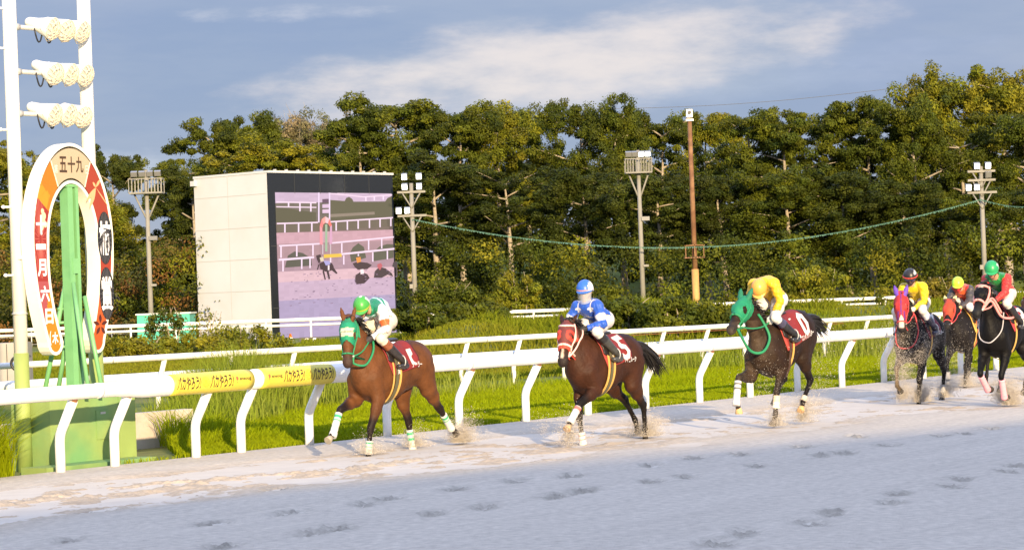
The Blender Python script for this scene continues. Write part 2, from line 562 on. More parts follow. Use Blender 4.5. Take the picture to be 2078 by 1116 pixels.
# verge between the two rails
parts = [scatter(60000, 1.2, 30, -1.5, -.16), scatter(62000, 1.5, 44, -5.5, -1.2), scatter(12000, 28, 46, -1.3, -.16),
         scatter(15000, -3.6, -.6, -1.8, -.2), scatter(26000, 3.0, 46, -9.5, -5.0)]
P = np.concatenate([p[0] for p in parts])
t_ = np.concatenate([p[1] for p in parts])
q_ = np.concatenate([p[2] for p in parts])
keep = ~((t_ > -.75) & (t_ < 2.6 + (-q_ - 0.2) * .9) & (q_ < -.2) & (q_ > -6)) | (t_ < -.75)
keep &= ((X_ := P[:, 0]) - B0.x) * BN.x + (P[:, 1] - B0.y) * BN.y > .25
P, t_, q_ = P[keep], t_[keep], q_[keep]
n = len(P)
hh = (.085 + .05 * vnoise(t_ * .7, q_ * .9, 60, 4) + .14 * sstep(-3.9, -5.4, q_)) * (.82 + .36 * rng.random(n))
clump = vnoise(t_ * 1.8, q_ * 1.8, 61, 3)
hh *= .85 + .3 * clump
hh = np.where(t_ < -.5, (.40 + .75 * np.exp(-((q_ + .9) / .8) ** 2)) * (.5 + .8 * rng.random(n)), hh)
hh += .62 * np.exp(-((t_ - 4.6) / 2.4) ** 2) * np.exp(-((q_ + 2.6) / 1.1) ** 2) * (.6 + .8 * rng.random(n))
P[:, :2] += (rng.random((n, 2)) - .5) * .05
blades('verge_grass', P, hh, np.full(n, .013) + .006 * rng.random(n), .25 + .5 * rng.random(n), gcol(n, t_, q_, FR, DR, .35), m_grass)
# tall rank grass by the second rail
def tuft(n, px, Y, rx, ry, h0, h1, z0=0.):
    c = at(px, 700, Y)
    a, r = rng.random(n) * 2 * np.pi, np.sqrt(rng.random(n))
    p = np.stack([c.x + rx * r * np.cos(a), c.y + ry * r * np.sin(a), np.full(n, z0)], -1)
    return p, (h0 + (h1 - h0) * rng.random(n) ** 1.6) * (1 - .45 * r)
tf = [tuft(7500, 485, 50.5, 1.35, 2.4, .9, 2.0), tuft(2200, 430, 47, 1.3, 2.0, .5, 1.25), tuft(1100, 550, 52, 1.0, 2, .5, 1.45), tuft(700, 690, 54, 1.6, 2, .5, 1.5), tuft(500, 640, 52, 1.0, 1, .5, 1.35),
      tuft(600, 1330, 66, 1.2, 1.2, .6, 1.7), tuft(700, 1410, 66.5, 1.8, 1, .5, 1.3), tuft(420, 800, 55, 2.0, 1, .4, 1.0), tuft(420, 900, 57, 1.8, 1, .4, .95),
      tuft(400, 1730, 72, 1.0, 1.2, .6, 1.7), tuft(900, 1790, 74, .8, .8, .7, 1.8), tuft(260, 1600, 70, 1.5, 1, .4, 1.0), tuft(300, 1000, 59, 1.4, 1, .35, .9),
      tuft(260, 350, 46, .8, 1.6, .4, 1.0), tuft(160, 1480, 68, 1.4, 1, .4, 1.0)]
P = np.concatenate([a for a, b in tf])
hh = np.concatenate([b for a, b in tf])
n = len(P)
blades('tall_grass', P, hh, .012 + .010 * rng.random(n), .15 + .4 * rng.random(n) ** 2, gcol(n, P[:, 0], P[:, 1], (.17, .23, .015), (.34, .31, .09), .4), m_grass)
# rough grass of the bank behind the second rail
n = 150000
az = -.21 + .43 * rng.random(n)
d = 63 + (122 - 63) * rng.random(n) ** 1.25
P = np.stack([az * d, d, 0 * d], -1)
dd = -((P[:, 0] - B0.x) * BN.x + (P[:, 1] - B0.y) * BN.y)
keep = (dd > 2) & ~((az < -.085) & (d > 112)) & ~((az < -.04) & (d > 128))
P, az, d = P[keep], az[keep], d[keep]
n = len(P)
P[:, 2] = terrain(P[:, 0], P[:, 1]) - .03
pat = vnoise(P[:, 0] * .45 + 9, P[:, 1] * .22, 71, 4)
hh = (.16 + .50 * sstep(.42, .75, pat) * sstep(-.06, -.03, az)) * (.6 + .7 * rng.random(n))
yel = np.clip(sstep(.5, .7, vnoise(P[:, 0] * .2, P[:, 1] * .12, 72, 3)) * .8 + .15, 0, 1)[:, None]
c = gcol(n, P[:, 0], P[:, 1], (.125, .172, .004), (.19, .175, .018), .55, .5)
c = c * (1 - yel * .5) + np.array([.22, .19, .02]) * (yel * .5)
blades('bank_grass', P, hh, .030 + .03 * rng.random(n), .2 + .5 * rng.random(n), c, m_grass)

# ------------------------------------------------------------------ running rail with goose-neck posts
NR, ZR, RR = .34, 1.10, .102
m_rust = material('rusty_bolt', (.22, .09, .04), .8, var=.4, scale=20)
m_cream = material('white_plastic_rail', (.80, .785, .74), .38, var=.04, scale=1.2, tint=(.62, .56, .46), tscale=2.2, tlo=.58, thi=.85)
m_yel = material('yellow_pad', (.64, .53, .06), .45, var=.05, scale=3, tint=(.56, .48, .14), tscale=2, tlo=.6, thi=.9)
m_ink = material('dark_brown_lettering', (.06, .035, .02), .6)
m_gold = material('gold_lettering', (.62, .42, .03), .6)
m_redl = material('red_lettering', (.55, .12, .06), .6)
def railt(px):
    p = onplane(px, 770, TN(0, NR), RN)
    return tn(p)[0]
POSTA = [-3.4, -1.6] + [tn(gnd(px, py))[0] for px, py in ((130, 958), (242, 946), (400, 928))]
POSTB = [tn(gnd(490, 918))[0], tn(gnd(634, 903))[0]]
# regular two metre pitch from there on
t0 = tn(gnd(634, 903))[0]
POSTB += [t0 + 1.96 * k for k in range(1, 22)]
def rail_post(parent, t, n0=0.0, along=RA, across=RN, org=None, r=.069, top=1.0, reach=.30, mat=None, name='post', s=1.0):
    o = org if org is not None else R0
    f = lambda n, zz: o + along * t + across * (n0 + n) + ZV * zz
    path = [f(0, -.12), f(0, .30 * s)] + bez(f(0, .42 * s), f(.005, .53 * s), f(.075 * s, .63 * s), 5) + [f(reach * .96, top * .99)]
    mb = MB().tube(path, r, 12)
    return mb.build(name, mat or WHITE, parent, smooth=True)
def make_rail(label, t0, t1, posts, cap0, cap1):
    root = thing('running_rail', label, 'rail', TN((t0 + t1) / 2, NR), 'white running rails along the sand track')
    pts = [TN(t, NR, ZR) for t in np.arange(t0, t1, .12 if t0 < 8 else .5)] + [TN(t1, NR, ZR)]
    mb = MB()
    a, b = pts[0], pts[-1]
    head = [a - RA * .055, a - RA * .04] if cap0 else []
    rad = lambda p: RR + (.050 * max(0, 1 - max(0, abs(tn(p)[0] - (tg0 + .02)) - 2.25) / .55) if abs(tn(p)[0] - tg0) < 2.8 else 0)
    mb.tube(head + pts, ([.05, .12] if cap0 else []) + [min(rad(p), RR + .048) for p in pts], 24)
    mb.build('rail_tube', m_cream, root, smooth=True)
    k = 0
    for t in np.arange(t0 + 1.5, t1, 3.92):
        if 2.2 < t < 6.5: continue
        MB().tube([TN(t - .03, NR, ZR), TN(t + .03, NR, ZR)], RR + .006, 22).build('joint_sleeve', WHITE, root, smooth=True)
    for t in posts:
        if t0 - 1 < t < t1 + 1:
            rail_post(root, t)
            MB().tube([TN(t, .30, .965), TN(t, .335, 1.04)], .045, 8).build('rail_bracket', m_rust, root)
    return root
tg0, tg1 = railt(502.0), railt(507.5)
railA = make_rail('white padded rail on the left, beside the green winning post, ending in a yellow pad', -9, tg0, POSTA, False, False)
railB = make_rail('long white padded rail starting with a yellow pad and running behind the horses', tg1 + .06, 44, POSTB, True, False)
def wrap_text(V, tcen, zsh, rad, s=1.0):
    out = []
    for x, y in V:
        a = (y + zsh) / rad
        out.append(TN(tcen + x, NR, ZR) + RN * (math.cos(a + .12) * rad) + ZV * (math.sin(a + .12) * rad))
    return out
PR_ = RR + .054
def make_pad(root, ta, tb, flip):
    mb = MB()
    pts = [TN(ta + (tb - ta) * k / 12, NR, ZR) for k in range(13)]
    mb.tube(pts, [PR_ - .004] + [PR_] * 11 + [PR_ - .004], 28)
    pad = mb.build('yellow_pad', m_yel, root, smooth=True)
    L = tb - ta
    rad = PR_ + .003
    order = ['logo', 'baka', 'sun', 'baka'] if flip else ['baka', 'sun', 'baka', 'logo']
    wid = {'logo': .235 * L, 'baka': .30 * L, 'sun': .105 * L}
    x = ta + .03 * L
    ink, gold, red = MB(), MB(), MB()
    for k in order:
        cx = x + wid[k] / 2
        if k == 'baka':
            V, Fc = text_mesh('バカやろう!', 1, .03)
            V[:, 0] *= wid[k] * .95 / (V[:, 0].max() - V[:, 0].min())
            V[:, 1] *= .205 / (V[:, 1].max() - V[:, 1].min())
            V[:, 0] += V[:, 1] * .15                                        # brushy slant
            MB().add(wrap_text(V, cx, .0, rad), Fc).build('lettering', m_ink, pad)
        elif k == 'sun':
            for j in range(14):
                a, b = 2 * math.pi * j / 14, 2 * math.pi * (j + .45) / 14
                w_, h_ = wid[k] * .46, .085
                V = np.array([(math.cos(a) * w_ * .62, math.sin(a) * h_ * .62), (math.cos(a) * w_, math.sin(a) * h_), (math.cos(b) * w_, math.sin(b) * h_), (math.cos(b) * w_ * .62, math.sin(b) * h_ * .62)])
                gold.add(wrap_text(V, cx, 0, rad), [(0, 1, 2, 3)])
            V, Fc = text_mesh('笑', 1, .01)
            V *= .085
            gold.add(wrap_text(V, cx, 0, rad), Fc)
        else:
            V, Fc = text_mesh('eneoug', 1, .02)
            V[:, 0] *= wid[k] * .62 / (V[:, 0].max() - V[:, 0].min())
            V[:, 1] *= .052 / (V[:, 1].max() - V[:, 1].min())
            MB().add(wrap_text(V, cx + wid[k] * .10, .0, rad), Fc).build('logo_lettering', m_ink, pad)
            pin = [(math.cos(a) * .026, .022 + math.sin(a) * .030) for a in np.linspace(-.4, math.pi + .4, 12)] + [(0, -.055)]
            red.add(wrap_text(np.array(pin), cx - wid[k] * .33, 0, rad), [tuple(range(13))])
        x += wid[k]
    gold.build('sun_emblem', m_gold, pad)
    red.build('pin_emblem', m_redl, pad)
make_pad(railA, railt(338), tg0 - .004, False)
make_pad(railB, railt(521), railt(667), True)

# ------------------------------------------------------------------ second rail, upper tube and lower plank
def bl(s_, n=0., zz=0.): return B0 + BD * s_ + BN * n + ZV * zz
root = thing('inner_rail', 'thinner white double rail behind the grass verge with leaning posts', 'rail', bl(20))
MB().tube([bl(s_, .28, 1.135) for s_ in np.arange(-14, 46, 1.)], .068, 14).build('rail_tube', m_cream, root, smooth=True)
mb = MB()
mb.tube([bl(s_, -.22, .70) for s_ in np.arange(-14, 46, 1.)], .105, 12)
mb.build('lower_rail', WHITE, root, smooth=True)
for s_ in np.arange(-13, 46, 3.92): MB().tube([bl(s_ - .02, .28, 1.135), bl(s_ + .02, .28, 1.135)], .073, 14).build('joint_sleeve', STEEL, root, smooth=True)
for k in range(31):
    s_ = -13.2 + 1.93 * k
    rail_post(root, s_, 0, BD, BN, B0, r=.055, top=1.10, reach=.27)
    if k % 2 == 0: MB().tube([bl(s_ + .5, -.22, -.1), bl(s_ + .5, -.22, .66)], .05, 10).build('lower_post', WHITE, root, smooth=True)
MB().tube([bl(20.2, .20, 1.03), bl(30, .20, 1.03)], .012, 6).build('cable', m_rust, root)

# ------------------------------------------------------------------ far double rail at the foot of the wood
root = thing('far_rail', 'distant low white double-bar rail glimpsed above the rough grass', 'rail', (0, 124, .45))
FD = Vector((1, .06, 0)).normalized()
def fl(x, zz): return Vector((x, 124 + .06 * x, .42 + zz))
for zz, r_ in ((.98, .085), (.72, .06)): MB().tube([fl(x, zz) for x in np.arange(-32, 34, 2.)], r_, 8).build('rail_bar', WHITE, root, smooth=True)
for x in np.arange(-32, 34, 2.2): MB().tube([fl(x, -.5), fl(x, .95)], .05, 8).build('post', WHITE, root, smooth=True)
# ------------------------------------------------------------------ winning post gate
m_gpaint = material('green_paint', (.12, .33, .09), .5, var=.12, scale=2, tint=(.26, .42, .12), tscale=1.5, tlo=.5, thi=.8)
m_gpale = material('pale_green_paint', (.29, .36, .10), .6, var=.10, scale=2, tint=(.13, .27, .07), tscale=.8, tlo=.45, thi=.7)
m_colw = material('cream_white_paint', (.82, .79, .70), .4, var=.05, scale=2, tint=(.55, .38, .22), tscale=3.0, tlo=.70, thi=.80)
m_wire = material('cream_wire', (.72, .64, .48), .5)
m_glass = material('floodlight_lens', (.75, .72, .62), .12, spec=.8)
CA, CB, CN = .46, 1.95, -1.27
gate = thing('winning_gate', 'tall pair of cream steel columns with three rows of caged floodlights', 'lighting gate', TN(1.2, CN))
for t_ in (CA, CB):
    MB().tube([TN(t_, CN, 1.64), TN(t_, CN, 9.5)], .100, 20).build('column', m_colw, gate, smooth=True)
    MB().tube([TN(t_, CN, -.1), TN(t_, CN, 1.64)], .108, 20).build('painted_foot', m_gpale, gate, smooth=True)
for zz in (1.0, 2.2): MB().tube([TN(CA, CN, zz - .012), TN(CA, CN, zz + .012)], .113, 20).build('clamp', STEEL, gate, smooth=True)
for zz in (6.55, 5.98, 4.82, 3.72, 2.75):
    for t_, sgn in ((CA, -1),):
        MB().tube([TN(t_, CN, zz), TN(t_ - .22, CN - .03, zz)], .016, 8).tube([TN(t_ - .205, CN - .03, zz - .012), TN(t_ - .23, CN - .03, zz + .012)], .026, 8).build('step_peg', m_colw, gate, smooth=True)
MB().tube([TN(CB, CN, 4.02), TN(CB + .22, CN, 4.02)], .016, 8).build('step_peg', m_colw, gate, smooth=True)
LAMP = Vector(RA * .10 + RN * .93 - ZV * .36).normalized()
for bi, zz in enumerate((6.30, 5.66, 5.06)):
    bar = MB().tube([TN(CA, CN, zz), TN(CB, CN, zz)], .034, 10).tube([TN(CA + .07, CN, zz), TN(CA + .17, CN, zz)], .05, 10).build('crossbar', STEEL, gate, smooth=True)
    mb = MB()
    for k in range(2):
        a = TN(CA + .45 + .2 * k, CN + .03, zz)
        mb.tube(bez(a, a - ZV * .38 + RA * .08, a + RA * .16 - ZV * .03, 8), .012, 6)
    mb.build('cable', DARK, gate, smooth=True)
    for li, t_ in enumerate((.62, .92, 1.22)):
        t_ += (.0, .04, -.02)[bi]
        dv = (LAMP + RA * (.16, -.05, .2)[(li + bi) % 3] + ZV * (.05, -.05, 0)[(li + bi) % 3]).normalized()
        c0 = TN(CA + t_, CN + .10, zz + .02)
        b0 = c0 - dv * .22
        lamp = MB().tube([b0 - dv * .12, b0 - dv * .08, b0 + dv * .06, c0 + dv * .03, c0 + dv * .09, c0 + dv * .10], [.05, .075, .095, .15, .165, .165], 16).build('floodlight', m_colw, gate, smooth=True)
        f = c0 + dv * .102
        u = dv.cross(ZV).normalized()
        v = u.cross(dv)
        MB().tube([f, f + dv * .012], [.155, .15], 18).build('lens', m_glass, lamp)
        mb = MB()
        def cagept(a, b): return f + u * (.165 * math.cos(a) * math.cos(b)) + v * (.165 * math.sin(a) * math.cos(b)) + dv * (.10 * math.sin(b))
        for k in range(6):
            a = math.pi * k / 6
            mb.tube([cagept(a if q <= 6 else a + math.pi, math.pi / 2 * q / 6 if q <= 6 else math.pi / 2 * (12 - q) / 6) for q in range(13)], .0065, 5)
        for b in (.15, .75, 1.15): mb.tube([cagept(2 * math.pi * q / 18, b) for q in range(19)], .0065, 5)
        mb.tube([c0 - ZV * .02 + u * .17, c0 - ZV * .2, c0 - ZV * .18 - u * .15], .008, 5)
        mb.build('wire_cage', m_wire, lamp, smooth=True)
        MB().tube([TN(CA + t_, CN, zz), c0 - dv * .02], .022, 8).build('bracket', STEEL, lamp)

# horseshoe date board
m_rim = material('cream_sheet_metal', (.80, .765, .66), .45, var=.06, scale=3, tint=(.60, .53, .42), tscale=3, tlo=.62, thi=.85)
m_face = material('printed_panel', vcol=True, rough=.5)
SN, SC, ZM = -.90, 1.205, 3.20
def shoe(q):
    """q 0..1 from the left foot over the top to the right foot -> outer, inner (u, z)."""
    TOPF = .40
    a0 = .30
    if q < a0 or q > 1 - a0:
        k = (a0 - q) / a0 if q < a0 else (q - (1 - a0)) / a0           # 0 at shoulder, 1 at foot
        zz = ZM - 1.42 * k
        sh = .24 * k ** 1.9
        o, i = .815 - sh, .815 - .335 - sh * .88 + .03 * math.sin(k * math.pi)
        sg = -1 if q < a0 else 1
        return (sg * o, zz), (sg * i, zz)
    a = math.pi * (1 - (q - a0) / (1 - 2 * a0))
    return (.815 * math.cos(a), ZM + 1.43 * math.sin(a)), (.48 * math.cos(a), ZM + .85 * math.sin(a))
QN = 120
outer, inner = zip(*[shoe(k / QN) for k in range(QN + 1)])
def foot_arc(po, pi, n=8):
    cu, cz = (po[0] + pi[0]) / 2, po[1]
    r = (pi[0] - po[0]) / 2
    return [(cu - r * math.cos(math.pi * k / n), cz - abs(r) * 1.25 * math.sin(math.pi * k / n)) for k in range(1, n)]
loop = list(outer) + [p for p in foot_arc(outer[-1], inner[-1])] + list(inner[::-1]) + [p for p in foot_arc(inner[0], outer[0])]
def sp(u, zz, d=0.): return TN(SC + u, SN + d, zz)
board = thing('horseshoe_sign', 'upright horseshoe-shaped date board in red, orange and beige with white brush characters', 'sign', TN(SC, SN))
nl = len(loop)
def band(w):
    """the loop shrunk inwards by w."""
    res = []
    for k in range(nl):
        a, b = Vector(loop[k - 1]), Vector(loop[(k + 1) % nl])
        d = (b - a).normalized()
        res.append(Vector(loop[k]) + Vector((d.y, -d.x)) * w)
    return res
mb = MB()
DEP = .22
vs = [sp(u, zz, 0) for u, zz in loop] + [sp(u, zz, -DEP) for u, zz in loop]
mb.add(vs, [(k, (k + 1) % nl, (k + 1) % nl + nl, k + nl) for k in range(nl)])
inn = band(.045)
vs = [sp(u, zz, 0) for u, zz in loop] + [sp(p.x, p.y, 0) for p in inn] + [sp(p.x, p.y, -.004) for p in inn]
mb.add(vs, [(k, (k + 1) % nl, (k + 1) % nl + nl, k + nl) for k in range(nl)] + [(k + nl, (k + 1) % nl + nl, (k + 1) % nl + 2 * nl, k + 2 * nl) for k in range(nl)])
# back
o_, i_ = list(outer), list(inner)
vs = [sp(u, zz, -DEP + .002) for u, zz in o_] + [sp(u, zz, -DEP + .002) for u, zz in i_]
mb.add(vs, [(k, k + 1, k + 1 + len(o_), k + len(o_)) for k in range(len(o_) - 1)])
mb.build('rim_casing', m_rim, board)
# printed face: coloured lengths of the strip, each with its two feet
cols = {'ochre': (.38, .17, .01), 'mauve': (.30, .065, .07), 'red': (.25, .028, .022), 'orange': (.46, .15, .012), 'amber': (.52, .23, .018),
        'beige': (.42, .34, .23), 'brick': (.28, .042, .02), 'tanger': (.42, .08, .015), 'black': (.02, .02, .022), 'white': (.82, .80, .78), 'ink': (.015, .012, .012)}
def fcol(q, e):
    if q < .045 + .12 * e: return cols['ochre']
    if q < .185: return cols['mauve']
    if q < .362: return cols['red']
    if q < .385 + .01 * e: return cols['amber'] if e < .8 else cols['orange']
    if q < .432: return cols['orange']
    if q < .568: return cols['beige']
    if q < .85: return cols['brick']
    return cols['tanger']
vs, fs, cc = [], [], []
E_ = 10
def fp(q, e, d=-.002):
    o, i = shoe(q)
    e2 = .13 + .74 * e
    return sp(o[0] + (i[0] - o[0]) * e2, o[1] + (i[1] - o[1]) * e2, d)
QF = 240
for a in range(QF):
    for b in range(E_):
        q0, q1, e0_, e1_ = a / QF, (a + 1) / QF, b / E_, (b + 1) / E_
        k = len(vs)
        vs += [fp(q0, e0_), fp(q1, e0_), fp(q1, e1_), fp(q0, e1_)]
        cc += [fcol((q0 + q1) / 2, (e0_ + e1_) / 2)] * 4
        fs.append((k, k + 1, k + 2, k + 3))
for q, colr in ((0., cols['ochre']), (1., cols['tanger'])):
    a, b = fp(q, 0), fp(q, 1)
    cu = (a + b) / 2
    ax = (b - a) / 2
    k = len(vs)
    vs += [cu - ax * math.cos(math.pi * j / 12) - ZV * (ax.length * 1.25 * math.sin(math.pi * j / 12)) for j in range(13)]
    cc += [colr] * 13
    fs.append(tuple(range(k, k + 13)))
face = link_mesh('printed_face', [tuple(v) for v in vs], fs, m_face, board, col=np.array(cc), org=board.location)
class Deco(MB):
    def poly(s, pts, colr, d):
        s.cc = colr
        return s.add([sp(u, zz, d) for u, zz in pts], [tuple(range(len(pts)))])
def mid_uz(q, e=.5):
    o, i = shoe(q)
    e2 = .13 + .74 * e
    return o[0] + (i[0] - o[0]) * e2, o[1] + (i[1] - o[1]) * e2
dc = Deco()
ell = lambda cu, cz, ru, rz, n=28, a0=0: [(cu + ru * math.cos(a0 + 2 * math.pi * k / n), cz + rz * math.sin(a0 + 2 * math.pi * k / n)) for k in range(n)]
# two black fans behind the race name
ku, kz = mid_uz(.68)
su, szz = mid_uz(.79)
FANS = [(ku, 3.26), (mid_uz(.775)[0], 2.45)]
for cu, cz in FANS: dc.poly(ell(cu, cz, .150, .385), cols['black'], .001)
def rays(cu, cz, ru, rz, n, colr, w, d, a0=0, a1=2 * math.pi, r0=.15):
    for k in range(n):
        a = a0 + (a1 - a0) * k / n
        c_, s_ = math.cos(a), math.sin(a)
        px_, pz_ = -s_ * w, c_ * w
        dc.poly([(cu + ru * r0 * c_ - px_, cz + rz * r0 * s_ - pz_), (cu + ru * .97 * c_ - px_, cz + rz * .97 * s_ - pz_), (cu + ru * .97 * c_ + px_, cz + rz * .97 * s_ + pz_), (cu + ru * r0 * c_ + px_, cz + rz * r0 * s_ + pz_)], colr, d)
for cu, cz in FANS: rays(cu, cz, .150, .385, 28, (.16, .16, .17), .0022, .002)
# red fan rays on the left, orange umbrella ribs
lu, lz = mid_uz(.28)
rays(lu, 3.25, .145, .58, 30, (.62, .20, .16), .0025, .001)
ou, oz = mid_uz(.40, .45)
rays(ou, oz, .17, .22, 8, (.58, .18, .02), .003, .001)
# cloud shape on the left shoulder
cl_u, cl_z = mid_uz(.335, .70)
for du, dz, r in ((0, 0, .055), (.02, .09, .045), (.0, .16, .03), (-.02, -.07, .035), (.05, -.03, .035)): dc.poly(ell(cl_u + du - .02, cl_z + dz, r, r * 1.3, 14), (.68, .52, .34), .002 + abs(dz) * .01)
# white dividers beside the beige length
for q in (.432, .568):
    a, b = mid_uz(q, 0), mid_uz(q, 1)
    d = .012
    dc.poly([(a[0] - d, a[1]), (a[0] + d, a[1]), (b[0] + d, b[1]), (b[0] - d, b[1])], (.70, .62, .50), .001)
# dragonfly on the right shoulder
fu, fz = mid_uz(.605, .42)
def leaf(cu, cz, L, W, ang, colr, d):
    pts = [(t, W * math.sin(math.pi * t / L)) for t in np.linspace(0, L, 9)] + [(t, -W * math.sin(math.pi * t / L)) for t in np.linspace(L, 0, 9)[1:-1]]
    c_, s_ = math.cos(ang), math.sin(ang)
    dc.poly([(cu + x * c_ - y * s_, cz + x * s_ + y * c_) for x, y in pts], colr, d)
for ang, L, W in ((-2.0, .34, .035), (-2.35, .30, .03), (-.85, .40, .010), (2.2, .10, .02), (.9, .16, .022)): leaf(fu, fz, L, W, ang, (.70, .36, .18), .0015 + L * .002)
# five-petal flower near the right foot
bu, bz = mid_uz(.955)
for k in range(5):
    a = math.pi / 2 + 2 * math.pi * k / 5
    leaf(bu + .02 * math.cos(a), bz + .03 * math.sin(a), .135, .028, a, (.07, .014, .010), .002 + .0002 * k)
dc.build('printed_motifs', m_face, face, vcol=True)
m_wlet = material('white_lettering', (.80, .80, .82), .5)
def put(mat, ch, u, zz, w, h, d=.004, bold=.03):
    mb = MB()
    V, Fc = text_mesh(ch, 1, bold)
    V[:, 0] *= w / max(1e-6, V[:, 0].max() - V[:, 0].min())
    V[:, 1] *= h / max(1e-6, V[:, 1].max() - V[:, 1].min())
    mb.add([sp(u + x, zz + y, d) for x, y in V], Fc)
    mb.build('character', mat, face)
lw, lk, lb = m_wlet, m_ink, material('faded_lettering', (.56, .52, .46), .6)
for ch, zz, w, h in (('十', 3.45, .20, .28), ('一', 3.14, .19, .08), ('月', 2.84, .17, .25), ('六', 2.47, .18, .23), ('日', 2.15, .15, .22)):
    u, _ = mid_uz(.30 * (1 - (ZM - zz) / 1.42) if zz < ZM else .33)
    put(lw, ch, u, zz, w, h, .004, .035)
for q, s in ((.012, 1),):
    u, zz = mid_uz(q)
    put(lw, '木', u + .01, zz, .12, .17, .004, .03)
    put(lw, '(', u - .085, zz, .030, .20, .004, .02)
    put(lw, ')', u + .105, zz, .030, .20, .004, .02)
for ch, (cu, cz) in zip('楠賞', FANS): put(lw, ch, cu, cz, .24, .50, .004, .035)
for k, ch in enumerate('五十九'): put(lk, ch, -.155 + .165 * k, 4.32, .15, .23, .004, .02)
put(lb, '第', -.30, 4.25, .07, .13, .003, .03)
put(lb, '日', .32, 4.25, .06, .13, .003, .03)
for k in range(3):
    t_ = SC + (-.80, .78, -.62)[k]
    zz = (3.0, 3.0, 1.9)[k]
    MB().box(TN(t_, SN - .31, zz), (.05, .16, .05), RA, RN).build('mounting_bracket', m_colw, board)

# green judge's post standing inside the horseshoe
m_gbright = material('bright_green_paint', (.17, .40, .17), .42, var=.08, scale=3, tint=(.10, .30, .12), tscale=2, tlo=.55, thi=.8)
post = thing('finish_post', 'bright green slotted finish post on splayed braces inside the horseshoe', 'post', TN(1.35, -1.0))
for dt, wd in ((-.06, .10), (.075, .055)):
    MB().box(TN(1.27 + dt, -1.02, 2.45), (wd, .16, 3.2), RA, RN).build('upright', m_gbright, post)
MB().box(TN(1.27, -1.08, 2.40), (.08, .02, 3.1), RA, RN).build('slot', DARK, post)
MB().box(TN(1.26, -1.02, 4.03), (.27, .18, .06), RA, RN).build('cap', m_gbright, post)
for a, b, r in (((1.20, -.93, 2.62), (1.06, -.55, 1.0), .032), ((1.42, -.93, 2.42), (1.34, -.55, 1.0), .032), ((1.26, -1.1, 2.75), (.95, -1.35, 1.0), .035), ((1.42, -1.1, 2.60), (1.22, -1.35, 1.0), .035)):
    MB().tube([TN(*a), TN(*b)], r, 10).build('brace', m_gbright, post, smooth=True)
for zz in (2.05, 2.25, 1.7): MB().tube([TN(1.12, -1.18, zz), TN(1.38, -1.08, zz)], .022, 8).build('strut', m_gbright, post, smooth=True)
MB().box(TN(1.26, -1.0, 2.86), (.10, .14, .22), RA, RN).build('hinge_plate', m_gbright, post)
m_gbox = material('weathered_green_concrete', (.25, .34, .10), .75, var=.18, scale=1.4, tint=(.13, .28, .11), tscale=.9, tlo=.42, thi=.65, bump=.15, bscale=12)
bb = thing('concrete_plinth', 'green painted concrete block under the winning post behind the rail', 'plinth', TN(1.4, -1.2))
mb = MB().box(TN(1.27, -1.25, .46), (1.38, .78, 1.12), RA, RN)
mb.box(TN(2.12, -1.17, .47), (.34, .66, 1.15), RA, RN)
mb.build('block', m_gbox, bb)
MB().box(TN(1.62, -.855, .55), (.26, .02, .42), RA, RN).build('cabinet_door', m_gbox, bb)
MB().box(TN(1.62, -.842, .72), (.10, .012, .03), RA, RN).build('door_handle', STEEL, bb)
MB().box(TN(1.1, -.62, -.02), (2.2, .5, .13), RA, RN).build('footing', m_gbox, bb)
wl = thing('low_wall', 'low pale block wall behind the green plinth', 'wall', TN(4.2, -3.4))
MB().box(TN(3.0, -3.3, .22), (6.2, .22, .62), RA, RN).build('wall', material('pale_block_wall', (.52, .44, .36), .85, var=.12, scale=4, bump=.3, bscale=20), wl)
cb = thing('grey_cabinet', 'grey metal cabinet standing on the far left edge behind the column', 'cabinet', at(10, 715, 62))
mb = MB()
c = at(-18, 672, 62)
mb.box((c.x + .05, 62, 1.02), (1.75, .8, .95))
cab = mb.build('cabinet_body', material('grey_enamel', (.33, .31, .28), .5, var=.1, scale=3), cb)
MB().box((c.x + .45, 61.59, 1.02), (.012, .02, .9)).build('door_gap', DARK, cab)
MB().box((c.x + .05, 62, .25), (1.5, .6, .6)).build('stand', m_conc, cb)
hk = MB()
c = at(40, 737, 50)
hk.tube([(c.x + .17 * math.cos(a), 50, c.z + .15 * math.sin(a)) for a in np.linspace(1.9, 5.2, 12)], .028, 8)
hk.tube([(c.x + .17 * math.cos(1.9), 50, c.z + .14), (c.x + .0, 50.6, c.z + .16), (c.x - .1, 51.6, c.z + .1)], .028, 8)
tag(hk.build('bent_pipe', DARK, None, True), 'dark curved pipe hook against the left column near the rails', 'pipe')

# ------------------------------------------------------------------ big screen
SA = math.radians(50)
fx, fn = Vector((math.cos(SA), math.sin(SA), 0)), Vector((math.sin(SA), -math.cos(SA), 0))
corner = at(553, 600, 133.0)
corner.z = 0
LF, LS, ZT = 9.72, 5.75, 9.18
m_clad = material('white_cladding', (.52, .53, .54), .6, var=.03, scale=.7, tint=(.49, .49, .48), tscale=.5, tlo=.45, thi=.75)
m_blk = material('black_casing', (.012, .014, .018), .25, spec=.6)
m_seam = material('cladding_seam', (.40, .395, .38), .7)
m_dseam = material('casing_seam', (.035, .037, .04), .5)
scr = thing('video_screen', 'huge video screen in a black frame with blank cream side wall', 'screen', corner)
o = corner
bkv = -fn
mb = MB()
def P2(a, b, zz): return o + fx * a + bkv * b + ZV * zz
mb.prism([(0, 0), (LF, 0), (LF, LS), (0, LS)], P2(0, 0, -.2), fx, bkv, ZV * (ZT + .2))
mb.build('casing', m_blk, scr)
